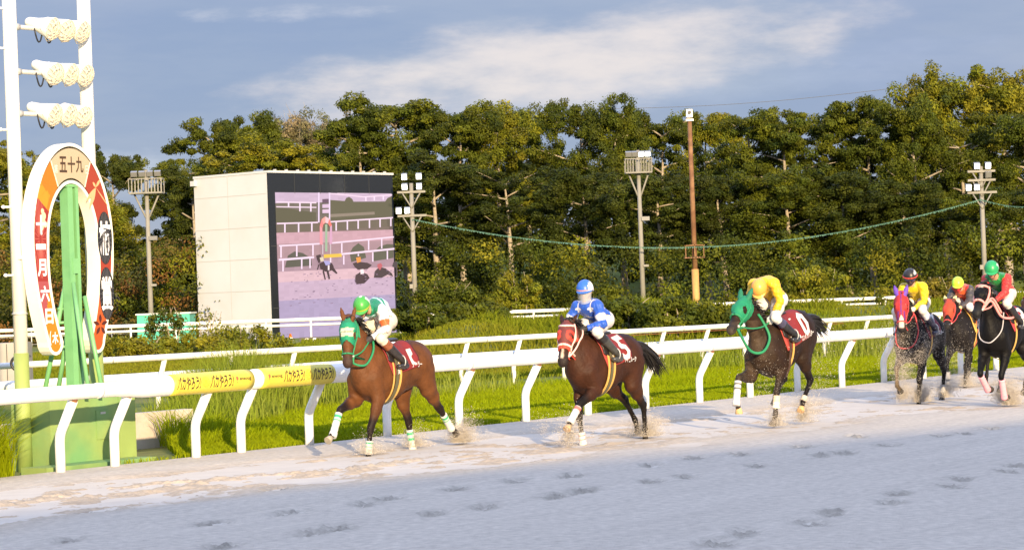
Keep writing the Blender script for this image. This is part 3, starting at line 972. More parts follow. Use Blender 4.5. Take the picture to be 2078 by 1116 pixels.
side = MB().add([P2(-.02, .12, -.2), P2(-.02, LS + .02, -.2), P2(-.02, LS + .02, ZT + .02), P2(-.02, .12, ZT + .02), P2(0, .12, -.2), P2(0, LS + .02, -.2), P2(0, LS + .02, ZT + .02), P2(0, .12, ZT + .02)],
                [(0, 3, 2, 1), (0, 4, 7, 3), (1, 2, 6, 5), (3, 7, 6, 2)]).build('side_wall', m_clad, scr)
mb = MB()
for zz in (1.25, 2.95, 4.65, 6.35, 8.1): mb.box(P2(-.022, LS / 2 + .08, zz), (.012, LS - .2, .035), fx, bkv)
mb.box(P2(-.0215, LS / 2 + .25, ZT / 2), (.010, .03, ZT - .1), fx, bkv)
mb.build('panel_seams', m_seam, side)
MB().box(P2(LF / 2, LS / 2, ZT + .08), (LF + .1, LS + .1, .12), fx, bkv).build('roof_edge', m_clad, scr)
MB().box(P2(-.12, LS - .1, ZT - .25), (.3, .3, .28), fx, bkv).build('roof_box', m_clad, scr)
mb = MB()
for k in range(1, 5): mb.box(P2(LF * k / 5, -.006, ZT - .55), (.03, .012, 1.05), fx, bkv)
for zz in (2.0, 5.3): mb.box(P2(.25, -.006, zz), (.45, .012, .04), fx, bkv)
mb.build('casing_seams', m_dseam, scr)
for k in range(11): MB().box(P2(.6 + k * .86, .1, ZT + .17), (.12, .12, .1), fx, bkv).build('roof_bracket', STEEL, scr)
# the picture: the same race, seen by the judge's camera
m_scr = material('lit_screen', vcol=True, rough=.4, emit=.62)
_t = m_scr.node_tree
_t.links.remove(_t.nodes['Principled BSDF'].inputs['Base Color'].links[0])
_t.nodes['Principled BSDF'].inputs['Base Color'].default_value = (.02, .02, .024, 1)
m_scr.node_tree.nodes['Principled BSDF'].inputs['Specular IOR Level'].default_value = .1
PX0, PX1, PZ0, PZ1 = .45, LF - .14, -.15, ZT - 1.02
class Pic(MB):
    lay = 0
    def uv(s, x, y):
        u, v = (x - 15 - .028 * (y - 38)) / 726.0, (y - 38 - .028 * (x - 15)) / 1180.0
        return u, v
    def pt(s, x, y):
        u, v = s.uv(x, y)
        u, v = min(max(u, 0), 1), min(max(v, 0), 1)
        return P2(PX0 + (PX1 - PX0) * u, -.01 - .004 * s.lay, PZ1 + (PZ0 - PZ1) * v)
    def poly(s, pts, c):
        s.lay += 1
        s.cc = tuple((v * k_ / 255.) ** 2.2 for v, k_ in zip(c, (1.05, 1.0, .92)))
        return s.add([s.pt(*p) for p in pts], [tuple(range(len(pts)))])
    def bar(s, x0, y0, x1, y1, w, c): return s.poly([(x0, y0 - w / 2), (x1, y1 - w / 2), (x1, y1 + w / 2), (x0, y0 + w / 2)], c)
    def post(s, x, y0, y1, w, c): return s.poly([(x - w / 2, y0), (x + w / 2, y0), (x + w / 2, y1), (x - w / 2, y1)], c)
pc = Pic()
pc.cc = (.4, .3, .5)
gr = []
# ground tones in rows, from the sky end down: rows of small cells so the print has grain
rows = [(38, 120, (176, 160, 196)), (120, 260, (100, 96, 92)), (260, 345, (104, 94, 92)), (345, 430, (178, 146, 168)), (430, 540, (150, 126, 142)), (540, 640, (150, 128, 150)), (640, 720, (192, 166, 188)), (720, 860, (174, 156, 190)), (860, 1220, (150, 142, 186))]
for y0, y1, c in rows:
    st_ = 22
    y = y0
    while y < y1:
        x = 10
        while x < 790:
            v = RND.uniform(.975, 1.025)
            w_, h_ = 30, min(st_, y1 - y)
            pc.cc = tuple((q * v * k_ / 255.) ** 2.2 for q, k_ in zip(c, (1.05, 1.0, .92)))
            pc.lay = 0
            pc.add([pc.pt(x, y), pc.pt(x + w_, y), pc.pt(x + w_, y + h_), pc.pt(x, y + h_)], [(0, 1, 2, 3)])
            x += w_
        y += st_
pc.lay = 0
W_ = (214, 198, 232)
G_ = (82, 82, 66)
pc.poly([(15, 155), (80, 158), (150, 176), (262, 196), (262, 268), (15, 268)], G_)
pc.poly([(335, 100), (440, 112), (450, 88), (468, 80), (488, 96), (496, 118), (700, 120), (716, 92), (745, 80), (748, 245), (335, 268)], (86, 86, 70))
pc.poly([(345, 212), (630, 200), (632, 222), (350, 236)], (126, 118, 112))
pc.poly([(22, 285), (745, 262), (748, 318), (24, 345)], (98, 92, 84))
pc.poly([(72, 610), (90, 520), (130, 490), (180, 505), (232, 548), (236, 604)], (78, 80, 74))
pc.poly([(470, 520), (490, 475), (525, 444), (560, 475), (575, 560), (480, 590)], (84, 86, 76))
pc.poly([(620, 520), (660, 476), (710, 458), (750, 462), (752, 570), (620, 590)], (84, 86, 76))
for (x0, y0, x1, y1, w_) in ((20, 112, 262, 122, 10), (20, 148, 262, 158, 8), (336, 50, 560, 82, 9), (560, 82, 745, 70, 9), (390, 50, 745, 56, 7), (22, 275, 270, 274, 11), (340, 272, 746, 250, 11), (34, 444, 280, 438, 12), (345, 437, 752, 404, 12), (32, 550, 245, 540, 16), (400, 526, 754, 498, 15)):
    pc.bar(x0, y0, x1, y1, w_, W_)
for x, y0, y1 in [(90, 118, 150), (158, 120, 186), (224, 122, 190), (568, 84, 115), (622, 82, 112), (680, 76, 108), (66, 280, 345), (148, 280, 345), (228, 280, 344), (378, 276, 342), (448, 272, 338), (516, 268, 332), (588, 264, 328), (656, 260, 324), (726, 256, 318), (40, 450, 535), (134, 448, 530), (232, 446, 528), (410, 440, 515), (580, 424, 500), (664, 416, 492), (50, 556, 638), (162, 552, 626), (212, 548, 622), (338, 548, 612), (420, 536, 606), (512, 528, 545), (604, 520, 594), (698, 512, 580)]:
    pc.post(x, y0, y1, 9, (214, 200, 236))
for x in (264, 330): pc.post(x, 42, 275, 9, (206, 194, 236))
for y, c in ((110, (90, 70, 96)), (150, (190, 170, 210)), (190, (196, 176, 214))): pc.poly([(285, y - 14), (325, y - 16), (325, y + 14), (285, y + 14)], c)
arch = [(268, 440), (268, 300), (280, 250), (302, 230), (326, 246), (342, 300), (344, 440), (326, 450), (330, 310), (318, 286), (302, 278), (290, 290), (284, 320), (286, 450)]
for k in range(6): pc.poly([arch[k], arch[k + 1], arch[12 - k], arch[13 - k]], [(210, 140, 160), (214, 120, 130), (226, 150, 150), (206, 180, 200), (214, 112, 110), (190, 150, 190)][k])
pc.post(306, 290, 500, 14, (140, 168, 150))
for x in (284, 332): pc.post(x, 445, 520, 7, (180, 170, 190))
pc.poly([(290, 522), (400, 520), (402, 546), (290, 550)], (206, 176, 70))
# small running horses
def silh(pts, c): pc.poly(pts, c)
HB = (58, 44, 52)
silh([(262, 590), (290, 575), (340, 590), (352, 620), (335, 650), (300, 655), (268, 632)], HB)
for a in (((345, 615), (375, 672), (366, 676), (332, 640)), ((290, 640), (302, 716), (294, 718), (280, 650)), ((318, 645), (328, 712), (318, 716), (304, 650)), ((262, 600), (252, 640), (246, 636), (254, 596)), ((240, 528), (268, 520), (276, 560), (258, 592), (246, 560))): silh(list(a), HB)
silh([(286, 570), (322, 574), (328, 600), (300, 608)], (150, 150, 214))
silh([(262, 545), (284, 540), (288, 572), (268, 575)], (196, 190, 176))
silh([(312, 606), (322, 606), (322, 644), (312, 644)], (220, 210, 230))
silh([(466, 600), (500, 588), (560, 600), (590, 620), (560, 650), (500, 652), (480, 630)], (64, 52, 58))
silh([(488, 556), (516, 552), (520, 590), (494, 598)], (214, 140, 70))
silh([(480, 740), (484, 692), (520, 666), (560, 690), (574, 720), (540, 760), (490, 765)], (66, 52, 60))
silh([(514, 650), (534, 648), (538, 684), (516, 688)], (226, 214, 232))
silh([(600, 720), (606, 670), (636, 636), (676, 650), (716, 690), (726, 718), (690, 700), (650, 724)], (66, 56, 62))
silh([(622, 616), (646, 606), (656, 628), (640, 664), (624, 640)], (170, 90, 104))
silh([(718, 640), (726, 604), (752, 598), (754, 720), (742, 716), (742, 650)], (66, 60, 68))
for k in range(80):
    x, y = RND.uniform(40, 750), RND.uniform(655, 900)
    w_ = RND.uniform(5, 16)
    silh([(x, y), (x + w_, y - 2), (x + w_ + 2, y + 4), (x + 2, y + 5)], (126, 110, 142))
pc.build('screen_picture', m_scr, scr, vcol=True)

# cone and box in front of the screen
c = gnd(590, 702, .1)
cone = thing('traffic_cone', 'orange traffic cone standing at the foot of the screen', 'cone', c)
m_or = material('orange_plastic', (.75, .16, .02), .5)
MB().tube([c + ZV * .05, c + ZV * .62], [.20, .04], 14).build('cone_body', m_or, cone)
MB().tube([c + ZV * .28, c + ZV * .42], [.15, .11], 14).build('reflective_band', WHITE, cone)
MB().box(c + ZV * .03, (.5, .5, .05)).build('base_plate', DARK, cone)
c = gnd(635, 703, .1)
bx = thing('marker_board', 'small dark box with two white discs beside the cone', 'marker', c)
MB().box(c + ZV * .24, (1.25, .4, .44)).build('housing', material('dark_grey_metal', (.06, .055, .06), .5), bx)
for dx in (-.26, .12): MB().tube([c + Vector((dx, -.21, .27)), c + Vector((dx, -.19, .27))], .15, 14).build('white_disc', WHITE, bx)

# teal container
c = at(332, 660, 131)
tcn = thing('teal_container', 'teal green storage container half hidden by bushes left of the screen', 'container', (c.x, 131, 0))
m_teal = material('teal_paint', (.06, .42, .30), .55, var=.1, scale=1)
MB().box((c.x, 132.2, .85), (2.75, 2.4, 2.1)).build('container_body', m_teal, tcn)
MB().box((c.x, 132.2, 1.93), (2.9, 2.5, .08)).build('lid', material('pale_edge', (.6, .62, .56), .6), tcn)
c = at(415, 650, 128)

# ------------------------------------------------------------------ floodlight poles
m_pole = material('grey_concrete_pole', (.23, .22, .19), .7, var=.12, scale=2)
m_lit = material('lit_floodlight', (1., .97, .90), .3, emit=5.0)
m_off = material('unlit_floodlight', (.16, .16, .155), .3, spec=.7)
def basket_pole(label, px, pytop, wd, Y, lit):
    top = at(px, pytop, Y)
    r = thing('floodlight_pole', label, 'light pole', (top.x, Y, 0), 'floodlight poles round the infield')
    x, zt = top.x, top.z
    MB().tube([(x, Y, -.3), (x, Y, zt)], [.15, .10], 14).build('pole', m_pole, r, smooth=True)
    bk_ = MB()
    ht, z0 = .76, zt - 1.25
    bk_.box((x, Y, z0), (wd, 1.0, .08))
    for sy in (-.5, .5):
        for k in range(11): bk_.box((x - wd / 2 + wd * k / 10, Y + sy, z0 + ht / 2), (.035, .035, ht))
        bk_.box((x, Y + sy, z0 + ht), (wd + .06, .05, .05))
    for sx_ in (-1, 1):
        bk_.box((x + sx_ * wd / 2, Y, z0 + ht), (.05, 1.0, .05))
    bk_.build('basket', m_pole, r)
    for sx_ in (-1, 1): MB().tube([(x, Y, z0 - 1.5), (x + sx_ * wd * .38, Y, z0 - .03)], .05, 8).build('strut', m_pole, r, smooth=True)
    for k in range(4):
        lx = x + (-.36 + .24 * k) * wd
        on = lit and k >= 2
        l = MB().box((lx, Y - .1, z0 + ht + .28), (.34, .24, .28), (1, 0, 0), (0, .9, .35), (0, -.35, .9)).build('floodlight', m_off, r)
        MB().box((lx, Y - .225, z0 + ht + .235), (.28, .012, .22), (1, 0, 0), (0, .9, .35), (0, -.35, .9)).build('lens', m_lit if on else m_off, l)
    MB().box((x + .28, Y - .1, zt * .62), (.45, .22, .22)).build('small_floodlight', m_off, r)
    MB().box((x + .22, Y - .1, zt * .36), (.30, .16, .12)).build('junction_box', m_pole, r)
    return r
basket_pole('grey floodlight pole with a railed basket, left of the video screen', 296, 345, 1.75, 134, False)
basket_pole('grey floodlight pole with a railed basket, right of the rider in blue', 1294, 305, 1.45, 138, True)
def arm_pole(label, px, pytop, Y, arms, lit):
    top = at(px, pytop, Y)
    r = thing('floodlight_pole', label, 'light pole', (top.x, Y, 0), 'floodlight poles round the infield')
    x, zt = top.x, top.z
    MB().tube([(x, Y, -.3), (x, Y, zt)], [.15, .11], 14).build('pole', m_pole, r, smooth=True)
    for i, (py, w, lamps) in enumerate(arms):
        za = at(px, py, Y).z
        a = MB().box((x, Y - .12, za), (w, .12, .12)).build('cross_arm', m_pole, r)
        for sx_ in (-1, 1): MB().tube([(x, Y - .1, za - .9), (x + sx_ * w * .32, Y - .1, za - .05)], .04, 8).build('strut', m_pole, r, smooth=True)
        for lx, dz, on in lamps:
            l = MB().box((x + lx, Y - .2, za + .3 + dz), (.32, .26, .34), (1, 0, 0), (0, .92, .3), (0, -.3, .92)).build('floodlight', m_off, a)
            MB().box((x + lx, Y - .335, za + .27 + dz), (.26, .012, .28), (1, 0, 0), (0, .92, .3), (0, -.3, .92)).build('lens', m_lit if on else m_off, l)
    MB().box((x - .18, Y - .1, zt * .34), (.18, .16, .24)).build('junction_box', m_pole, r)
    return r
arm_pole('concrete floodlight pole with two lamp arms, just right of the video screen', 834, 372, 138,
         [(390, 1.55, [(-.35, 0, True), (-.35, .55, True), (.45, 0, True), (.45, .55, True)]), (438, 1.6, [(-.72, .0, True), (-.25, .0, True)])], True)
arm_pole('concrete floodlight pole with stacked lamp arms, behind the riders on the right', 1990, 338, 136,
         [(348, 1.5, [(-.25, 0, True), (.35, 0, True)]), (366, 1.5, [(.35, 0, False)]), (391, 1.6, [(-.75, 0, True), (-.30, 0, True)])], True)
# rusty mast
Y = 139
top = at(1399, 240, Y)
r = thing('rusty_mast', 'thin rusty iron mast with a white camera on its tip', 'mast', (top.x, Y, 0))
m_rmast = material('rusty_iron', (.16, .075, .035), .8, var=.3, scale=3, tint=(.30, .17, .08), tscale=1.2, tlo=.45, thi=.7)
m_rmast2 = material('ochre_iron', (.48, .27, .09), .7, var=.15, scale=3)
MB().tube([(top.x, Y, 2.2), (top.x, Y, top.z)], [.15, .12], 12).build('upper_pole', m_rmast, r, smooth=True)
MB().tube([(top.x, Y, -.3), (top.x, Y, 3.3)], .20, 12).build('lower_pole', m_rmast2, r, smooth=True)
mb = MB().box((top.x, Y, 3.95), (1.15, .6, .08))
for sx_ in (-.5, .0, .5): mb.box((top.x + sx_, Y - .28, 4.3), (.05, .05, .7))
mb.box((top.x, Y - .28, 4.62), (1.1, .05, .05))
mb.build('platform', m_rmast, r)
mb = MB().box((top.x, Y, top.z + .25), (.34, .3, .45)).box((top.x, Y - .05, top.z - .12), (.42, .3, .12))
cmr = mb.build('camera_head', WHITE, r)
MB().tube([(top.x, Y - .15, top.z + .3), (top.x, Y - .22, top.z + .3)], .1, 12).build('lens', DARK, cmr)
# string of green pennant cord between the two arm poles, and a power line over the wood
m_cord = material('teal_cord', (.07, .16, .12), .7)
a, b, e = at(838, 445, 137.8), at(1990, 405, 135.8), at(2140, 412, 132)
pts = []
for k in range(61):
    t_ = k / 60
    p = a.lerp(b, t_)
    p.z -= 2.05 * 4 * t_ * (1 - t_) * (.94 + .06 * math.sin(3 * t_))
    pts.append(p)
for k in range(1, 8): pts.append(b.lerp(e, k / 7) - ZV * .3 * math.sin(math.pi * k / 7))
mb = MB().tube(pts, .014, 6)
for k in range(len(pts) - 1):
    for q in range(7):
        p = pts[k].lerp(pts[k + 1], (q + RND.random() * .5) / 7)
        s_ = RND.uniform(.03, .07)
        mb.add([p + Vector((-.05, 0, .01)), p + Vector((.05, 0, .01)), p + Vector((RND.uniform(-.05, .05), RND.uniform(-.06, .06), -s_ * 1.6))], [(0, 1, 2)])
tag(mb.build('pennant_cord', m_cord), 'sagging teal cord of small pennants strung between two floodlight poles', 'cord')
mb = MB()
a, b = at(1150, 222, 320), at(1875, 172, 300)
mb.tube([a.lerp(b, k / 20) - ZV * .8 * math.sin(math.pi * k / 20) for k in range(21)], .035, 6)
tag(mb.build('power_line', material('wire_grey', (.12, .13, .16), .6)), 'thin power line crossing the sky above the wood', 'wire')
# ------------------------------------------------------------------ trees and shrubs
m_leaf = material('leaf', vcol=True, rough=.6, transl=.30, spec=.16)
m_bark = material('bark', (.30, .25, .18), .9, var=.3, scale=6, tint=(.30, .26, .20), tscale=2, bump=.5, bscale=12)
def leaf_quads(C, R, n, size, base, spread, up=.35, tintk=.25, flat=.75, shell=.55):
    """n leaves round each clump centre C (k,3) with radii R (k,)."""
    k = len(C)
    idx = rng.integers(0, k, n * k)
    d = rng.normal(size=(n * k, 3))
    d /= np.linalg.norm(d, axis=1)[:, None]
    rad = R[idx] * (shell + (1 - shell) * rng.random(n * k)) * (.75 + .4 * rng.random(n * k))
    P = C[idx] + d * rad[:, None] * np.array([1, 1, flat])
    nrm = d + rng.normal(size=d.shape) * .55 + np.array([0, 0, up])
    nrm /= np.linalg.norm(nrm, axis=1)[:, None]
    a = np.cross(nrm, rng.normal(size=d.shape))
    a /= np.linalg.norm(a, axis=1)[:, None]
    b = np.cross(nrm, a)
    L = size * (.6 + .8 * rng.random(n * k))[:, None]
    V = np.stack([P - a * L * .5, P + b * L * .27, P + a * L * .5, P - b * L * .27], 1).reshape(-1, 3)
    Fc = np.arange(len(V)).reshape(-1, 4)
    ck = base[rng.integers(0, len(base), k)] * (1 - spread + 2 * spread * rng.random((k, 1)))
    c = ck[idx] * (1 - tintk + 2 * tintk * rng.random((n * k, 1)))
    return V, Fc, np.repeat(c, 4, 0)
PAL = {
    'green': np.array([(.082, .098, .007), (.105, .116, .008), (.058, .076, .007)]),
    'dark': np.array([(.040, .054, .007), (.050, .064, .007), (.060, .070, .008)]),
    'yellow': np.array([(.165, .165, .010), (.130, .145, .010), (.190, .175, .012)]),
    'pale': np.array([(.210, .165, .085), (.170, .150, .070), (.110, .115, .040)]),
    'rust': np.array([(.170, .085, .022), (.120, .090, .020), (.080, .085, .020)]),
    'gold': np.array([(.200, .170, .020), (.150, .150, .020), (.17, .14, .02)]),
}
def tree_meshes(seed, H, W, kind, pal, dens=1.0):
    r = random.Random(seed)
    base_f = {'layer': .42, 'tall': .38, 'feather': .45, 'open': .50}[kind]
    mb = MB()
    lean = Vector((r.uniform(-.06, .06), r.uniform(-.05, .05), 1))
    pts, p = [], Vector((0, 0, -.4))
    for k in range(8):
        pts.append(p.copy())
        p = p + Vector((lean.x + r.uniform(-.07, .07), lean.y + r.uniform(-.07, .07), 1)) * (H * .88 / 7)
    r0 = .018 * H + .04
    mb.tube(smoothpath(pts, 3), [r0 * (1 - .85 * k / 21) for k in range(22)], 9)
    C, R = [], []
    nl = {'layer': 15, 'tall': 17, 'feather': 16, 'open': 13}[kind]
    for k in range(nl):
        f = base_f + (1 - base_f) * (k + r.random() * .7) / nl
        f = min(f, .97)
        i = f / .88 * 7
        j = min(int(i), 6)
        s = pts[j].lerp(pts[j + 1], min(i - j, 1)) if j < 7 else pts[7]
        az = k * 2.4 + r.uniform(-.5, .5)
        prof = math.sin(math.pi * (.16 + .80 * (f - base_f) / (1 - base_f))) ** .6
        ln = W * .5 * prof * r.uniform(.65, 1.05)
        rise = r.uniform(.15, .55) if kind != 'layer' else r.uniform(.05, .55)
        e = s + Vector((math.cos(az) * ln, math.sin(az) * ln, ln * rise))
        m = s.lerp(e, .5) + Vector((r.uniform(-.2, .2), r.uniform(-.2, .2), r.uniform(-.1, .3)))
        mb.tube(bez(s, m, e, 5), [r0 * .42 * (1 - f * .55) * (1 - .8 * q / 5) for q in range(6)], 6)
        nc = {'layer': 12, 'tall': 12, 'feather': 10, 'open': 10}[kind]
        for q in range(nc):
            g = .40 + .65 * (q + r.random()) / nc
            c = s.lerp(e, min(g, 1.08)) + Vector((r.gauss(0, .12 * W * .5), r.gauss(0, .12 * W * .5), r.gauss(.0, .40)))
            C.append(c)
            R.append(r.uniform(.045, .105) * W * (.85 if kind in ('feather', 'open') else 1.0))
    C, R = np.array([tuple(c) for c in C]), np.array(R)
    flat = {'layer': .60, 'tall': .95, 'feather': .8, 'open': .7}[kind]
    n = int({'layer': 300, 'tall': 300, 'feather': 150, 'open': 230}[kind] * dens)
    V, Fc, c = leaf_quads(C, R, n, {'layer': .145, 'tall': .145, 'feather': .13, 'open': .14}[kind], PAL[pal], .35, flat=flat)
    if kind == 'feather':
        for q in range(130):
            s = C[r.randrange(len(C))]
            d = Vector((r.gauss(0, 1), r.gauss(0, 1), r.gauss(.8, .6))).normalized()
            mb.tube([Vector(s), Vector(s) + d * r.uniform(.5, 1.1)], [.02, .008], 4, False)
    return mb, (V, Fc, c)
TK = {}
def tree(px, pytop, wpx, Y, kind, pal, label, seed, base=0.):
    top = at(px, pytop, Y)
    H = top.z - base
    W = wpx * Y / F_PX
    key = (kind, pal, seed % 4)
    root = thing('broadleaf_tree' if kind != 'feather' else 'feathery_tree', label, 'tree', (top.x, Y, base), 'trees of the wood behind the track')
    if key not in TK:
        mb, (V, Fc, c) = tree_meshes(hash(key[0]) % 7 * 0 + seed * 13 + 5, 13.0, 6.6, kind, pal)
        mt = mb.build('trunk', m_bark, root, True, local=True)
        oc = link_mesh('crown', V, Fc, m_leaf, root, col=c)
        TK[key] = (mt.data, oc.data)
    else:
        for nm, me in zip(('trunk', 'crown'), TK[key]):
            o = bpy.data.objects.new(nm, me)
            COL.objects.link(o)
            o.parent = root
    root.scale = (W / 6.6, W / 6.6, H / 13.0)
    root.rotation_euler = (0, 0, (seed * 1.7) % 6.28)
    return root
TREES = [
    (-25, 268, 200, 156, 'layer', 'yellow', 'yellow-green tree at the far left edge, behind the left cream column'),
    (75, 300, 150, 160, 'layer', 'yellow', 'yellow-green tree seen between the two cream columns'),
    (145, 340, 150, 166, 'tall', 'green', 'low green tree rising behind the top of the horseshoe sign'),
    (232, 285, 140, 152, 'layer', 'dark', 'dark green tree with a rounded top just right of the horseshoe sign'),
    (195, 400, 190, 148, 'tall', 'yellow', 'short yellowish tree between the horseshoe sign and the basket pole'),
    (345, 306, 150, 154, 'layer', 'green', 'green tree directly behind the left basket pole, right of the sky gap'),
    (425, 228, 190, 164, 'layer', 'green', 'bright green tree rising above the left end of the screen wall'),
    (505, 205, 170, 168, 'layer', 'green', 'tall green tree with a pointed tip above the blank screen wall'),
    (590, 203, 200, 172, 'feather', 'pale', 'pale tan thinly leaved tree above the screen, the left of two'),
    (655, 212, 150, 174, 'feather', 'pale', 'pale tan twiggy tree above the black top of the screen, the right of two'),
    (545, 272, 260, 152, 'layer', 'yellow', 'broad yellowish tree just above the roof edge of the screen'),
    (395, 330, 170, 150, 'layer', 'dark', 'dark tree tucked behind the left edge of the screen wall'),
    (735, 206, 200, 158, 'layer', 'green', 'layered green tree above the right half of the screen'),
    (828, 174, 270, 160, 'layer', 'green', 'tallest layered tree with a broad dome just right of the screen'),
    (925, 204, 190, 157, 'layer', 'green', 'layered tree with drooping tiers right of the broad dome'),
    (880, 300, 230, 152, 'layer', 'dark', 'lower dark tree above the two-armed pole beside the screen'),
    (1000, 203, 200, 162, 'tall', 'yellow', 'olive tree left of the middle of the wood, above the rider in blue'),
    (1062, 200, 170, 168, 'tall', 'green', 'olive green tree with a flat top in the middle of the wood'),
    (1040, 320, 220, 151, 'open', 'dark', 'dark thinly leaved tree with bare pale trunk in the middle of the wood'),
    (1150, 198, 190, 160, 'open', 'green', 'open branched tree with sky showing through, left of the right basket pole'),
    (1255, 190, 180, 158, 'tall', 'green', 'rounded green tree directly above the right basket pole'),
    (1190, 330, 210, 150, 'tall', 'dark', 'dark tree under the open branched one left of the right basket pole'),
    (1345, 210, 170, 162, 'layer', 'green', 'green tree between the right basket pole and the rusty mast'),
    (1425, 214, 160, 170, 'tall', 'yellow', 'yellowish tree top touching the tip of the rusty mast'),
    (1330, 340, 200, 151, 'layer', 'dark', 'dark leaved tree just left of the rusty mast'),
    (1510, 210, 190, 160, 'open', 'green', 'tree with forked bare pale branches right of the rusty mast'),
    (1470, 345, 190, 151, 'tall', 'dark', 'dark lower tree just right of the rusty mast'),
    (1590, 204, 200, 158, 'layer', 'green', 'bright leaved tree above the rider in yellow'),
    (1600, 335, 220, 150, 'tall', 'green', 'mid green tree with leaning pale trunk behind the rider in yellow'),
    (1680, 196, 190, 160, 'layer', 'green', 'feathery topped tree left of the tall right corner trees'),
    (1765, 186, 190, 158, 'layer', 'green', 'bright topped tree just left of the tall right corner trees'),
    (1720, 330, 220, 150, 'tall', 'dark', 'dark hanging tree with black gaps behind the right of the field'),
    (1850, 190, 190, 156, 'tall', 'green', 'green tree under the left shoulder of the tall right corner trees'),
    (1915, 128, 210, 170, 'tall', 'yellow', 'tallest olive tree in the right corner, the left of two'),
    (2030, 122, 240, 172, 'tall', 'yellow', 'tallest olive tree at the right edge, the right of two'),
    (1850, 350, 220, 150, 'tall', 'dark', 'dark drooping tree left of the right stacked-arm pole'),
    (1965, 240, 210, 158, 'open', 'green', 'tree with bare forked branches directly above the right stacked-arm pole'),
    (2075, 215, 220, 156, 'tall', 'green', 'dense green tree cut by the right edge of the view'),
    (2000, 370, 220, 149, 'tall', 'green', 'lower green tree right of the stacked-arm pole'),
]
for i, tr in enumerate(TREES):
    px, py, wp, Y, kd, pl, lb_ = tr
    tree(px, py, wp * 1.12, Y, kd, pl, lb_, i)
# the depth of the wood behind: reads as one mass
n = 560
x = rng.uniform(-46, 46, n)
y = rng.uniform(176, 190, n)
px_ = 1039 + F_PX * x / y
hmax = np.interp(px_, [-200, 100, 180, 260, 300, 340, 420, 700, 1800, 1900, 2300], [9.5, 8.5, 8.6, 8.5, 7.2, 8.6, 11.2, 12.6, 12.8, 14, 15]) - 1.2
zc = .2 + rng.random(n) ** 1.25 * hmax
V, Fc, c = leaf_quads(np.stack([x, y, zc], -1), rng.uniform(1.2, 1.9, n), 150, .50, PAL['dark'], .3)
tag(link_mesh('deep_wood', V, Fc, m_leaf, col=c), kind='stuff')
# undergrowth at the foot of the wood
def under(name, xs, ys, zs, rs, n, size, pals):
    k = len(xs)
    Cc = np.stack([xs, ys, zs], -1)
    out = []
    pick = rng.choice(len(pals), k, p=[w for _, w in pals])
    for j, (pl, _) in enumerate(pals):
        m = pick == j
        if m.sum(): out.append(leaf_quads(Cc[m], rs[m], n, size, PAL[pl], .3))
    V = np.concatenate([o[0] for o in out])
    c = np.concatenate([o[2] for o in out])
    tag(link_mesh(name, V, np.arange(len(V)).reshape(-1, 4), m_leaf, col=c), kind='stuff')
n = 460
x, y = rng.uniform(-33, 35, n), rng.uniform(141, 149, n)
z = rng.random(n) ** 1.2 * (3.4 + 2.6 * vnoise(x * .3, y * .1, 91, 2)) + .3
under('undergrowth', x, y, z, rng.uniform(.7, 1.4, n), 240, .19, [('green', .5), ('yellow', .25), ('dark', .25)])
n = 130
x, y = rng.uniform(-31, -15.5, n), rng.uniform(136.5, 141, n)
z = rng.random(n) * 5.4 + .3
under('rust_bank', x, y, z, rng.uniform(.7, 1.3, n), 240, .18, [('rust', .45), ('yellow', .35), ('green', .2)])

def bush(name, label, cat, px, pytop, pybot, wpx, Y, pal, n=2600, size=.15, stems=0, seed=1, dy=None, round_=True):
    a, b = at(px, pytop, Y), at(px, pybot, Y)
    W, H = wpx * Y / F_PX, a.z - b.z
    r = random.Random(seed)
    root = thing(name, label, cat, (a.x, Y, b.z))
    dy = dy or min(W, 3.0) * .5
    k = 46
    C, R = [], []
    for _ in range(k):
        u, v, w_ = r.uniform(-1, 1), r.uniform(-1, 1), r.random()
        lim = math.sqrt(max(0, 1 - (u * .98) ** 2)) if round_ else min(1, 2.2 * (1 - abs(u)) + .25)
        C.append((u * W * .46, v * dy * .8, .06 * H + w_ * H * .84 * (.35 + .65 * lim)))
        R.append(r.uniform(.10, .17) * min(W, H * 2.4))
    V, Fc, c = leaf_quads(np.array(C), np.array(R), n // k, size, PAL[pal], .28, flat=.8)
    link_mesh('foliage', V, Fc, m_leaf, root, col=c)
    mb = MB()
    for q in range(max(stems, 5)):
        x0 = r.uniform(-.3, .3) * W
        mb.tube([(x0, r.uniform(-.2, .2), -.3), (x0 + r.uniform(-.2, .2), 0, H * .5), (x0 * 1.25 + r.uniform(-.2, .2), r.uniform(-.2, .2), H * .92)], [.03, .022, .01], 5)
    mb.build('stems', m_bark, root, local=True)
    return root
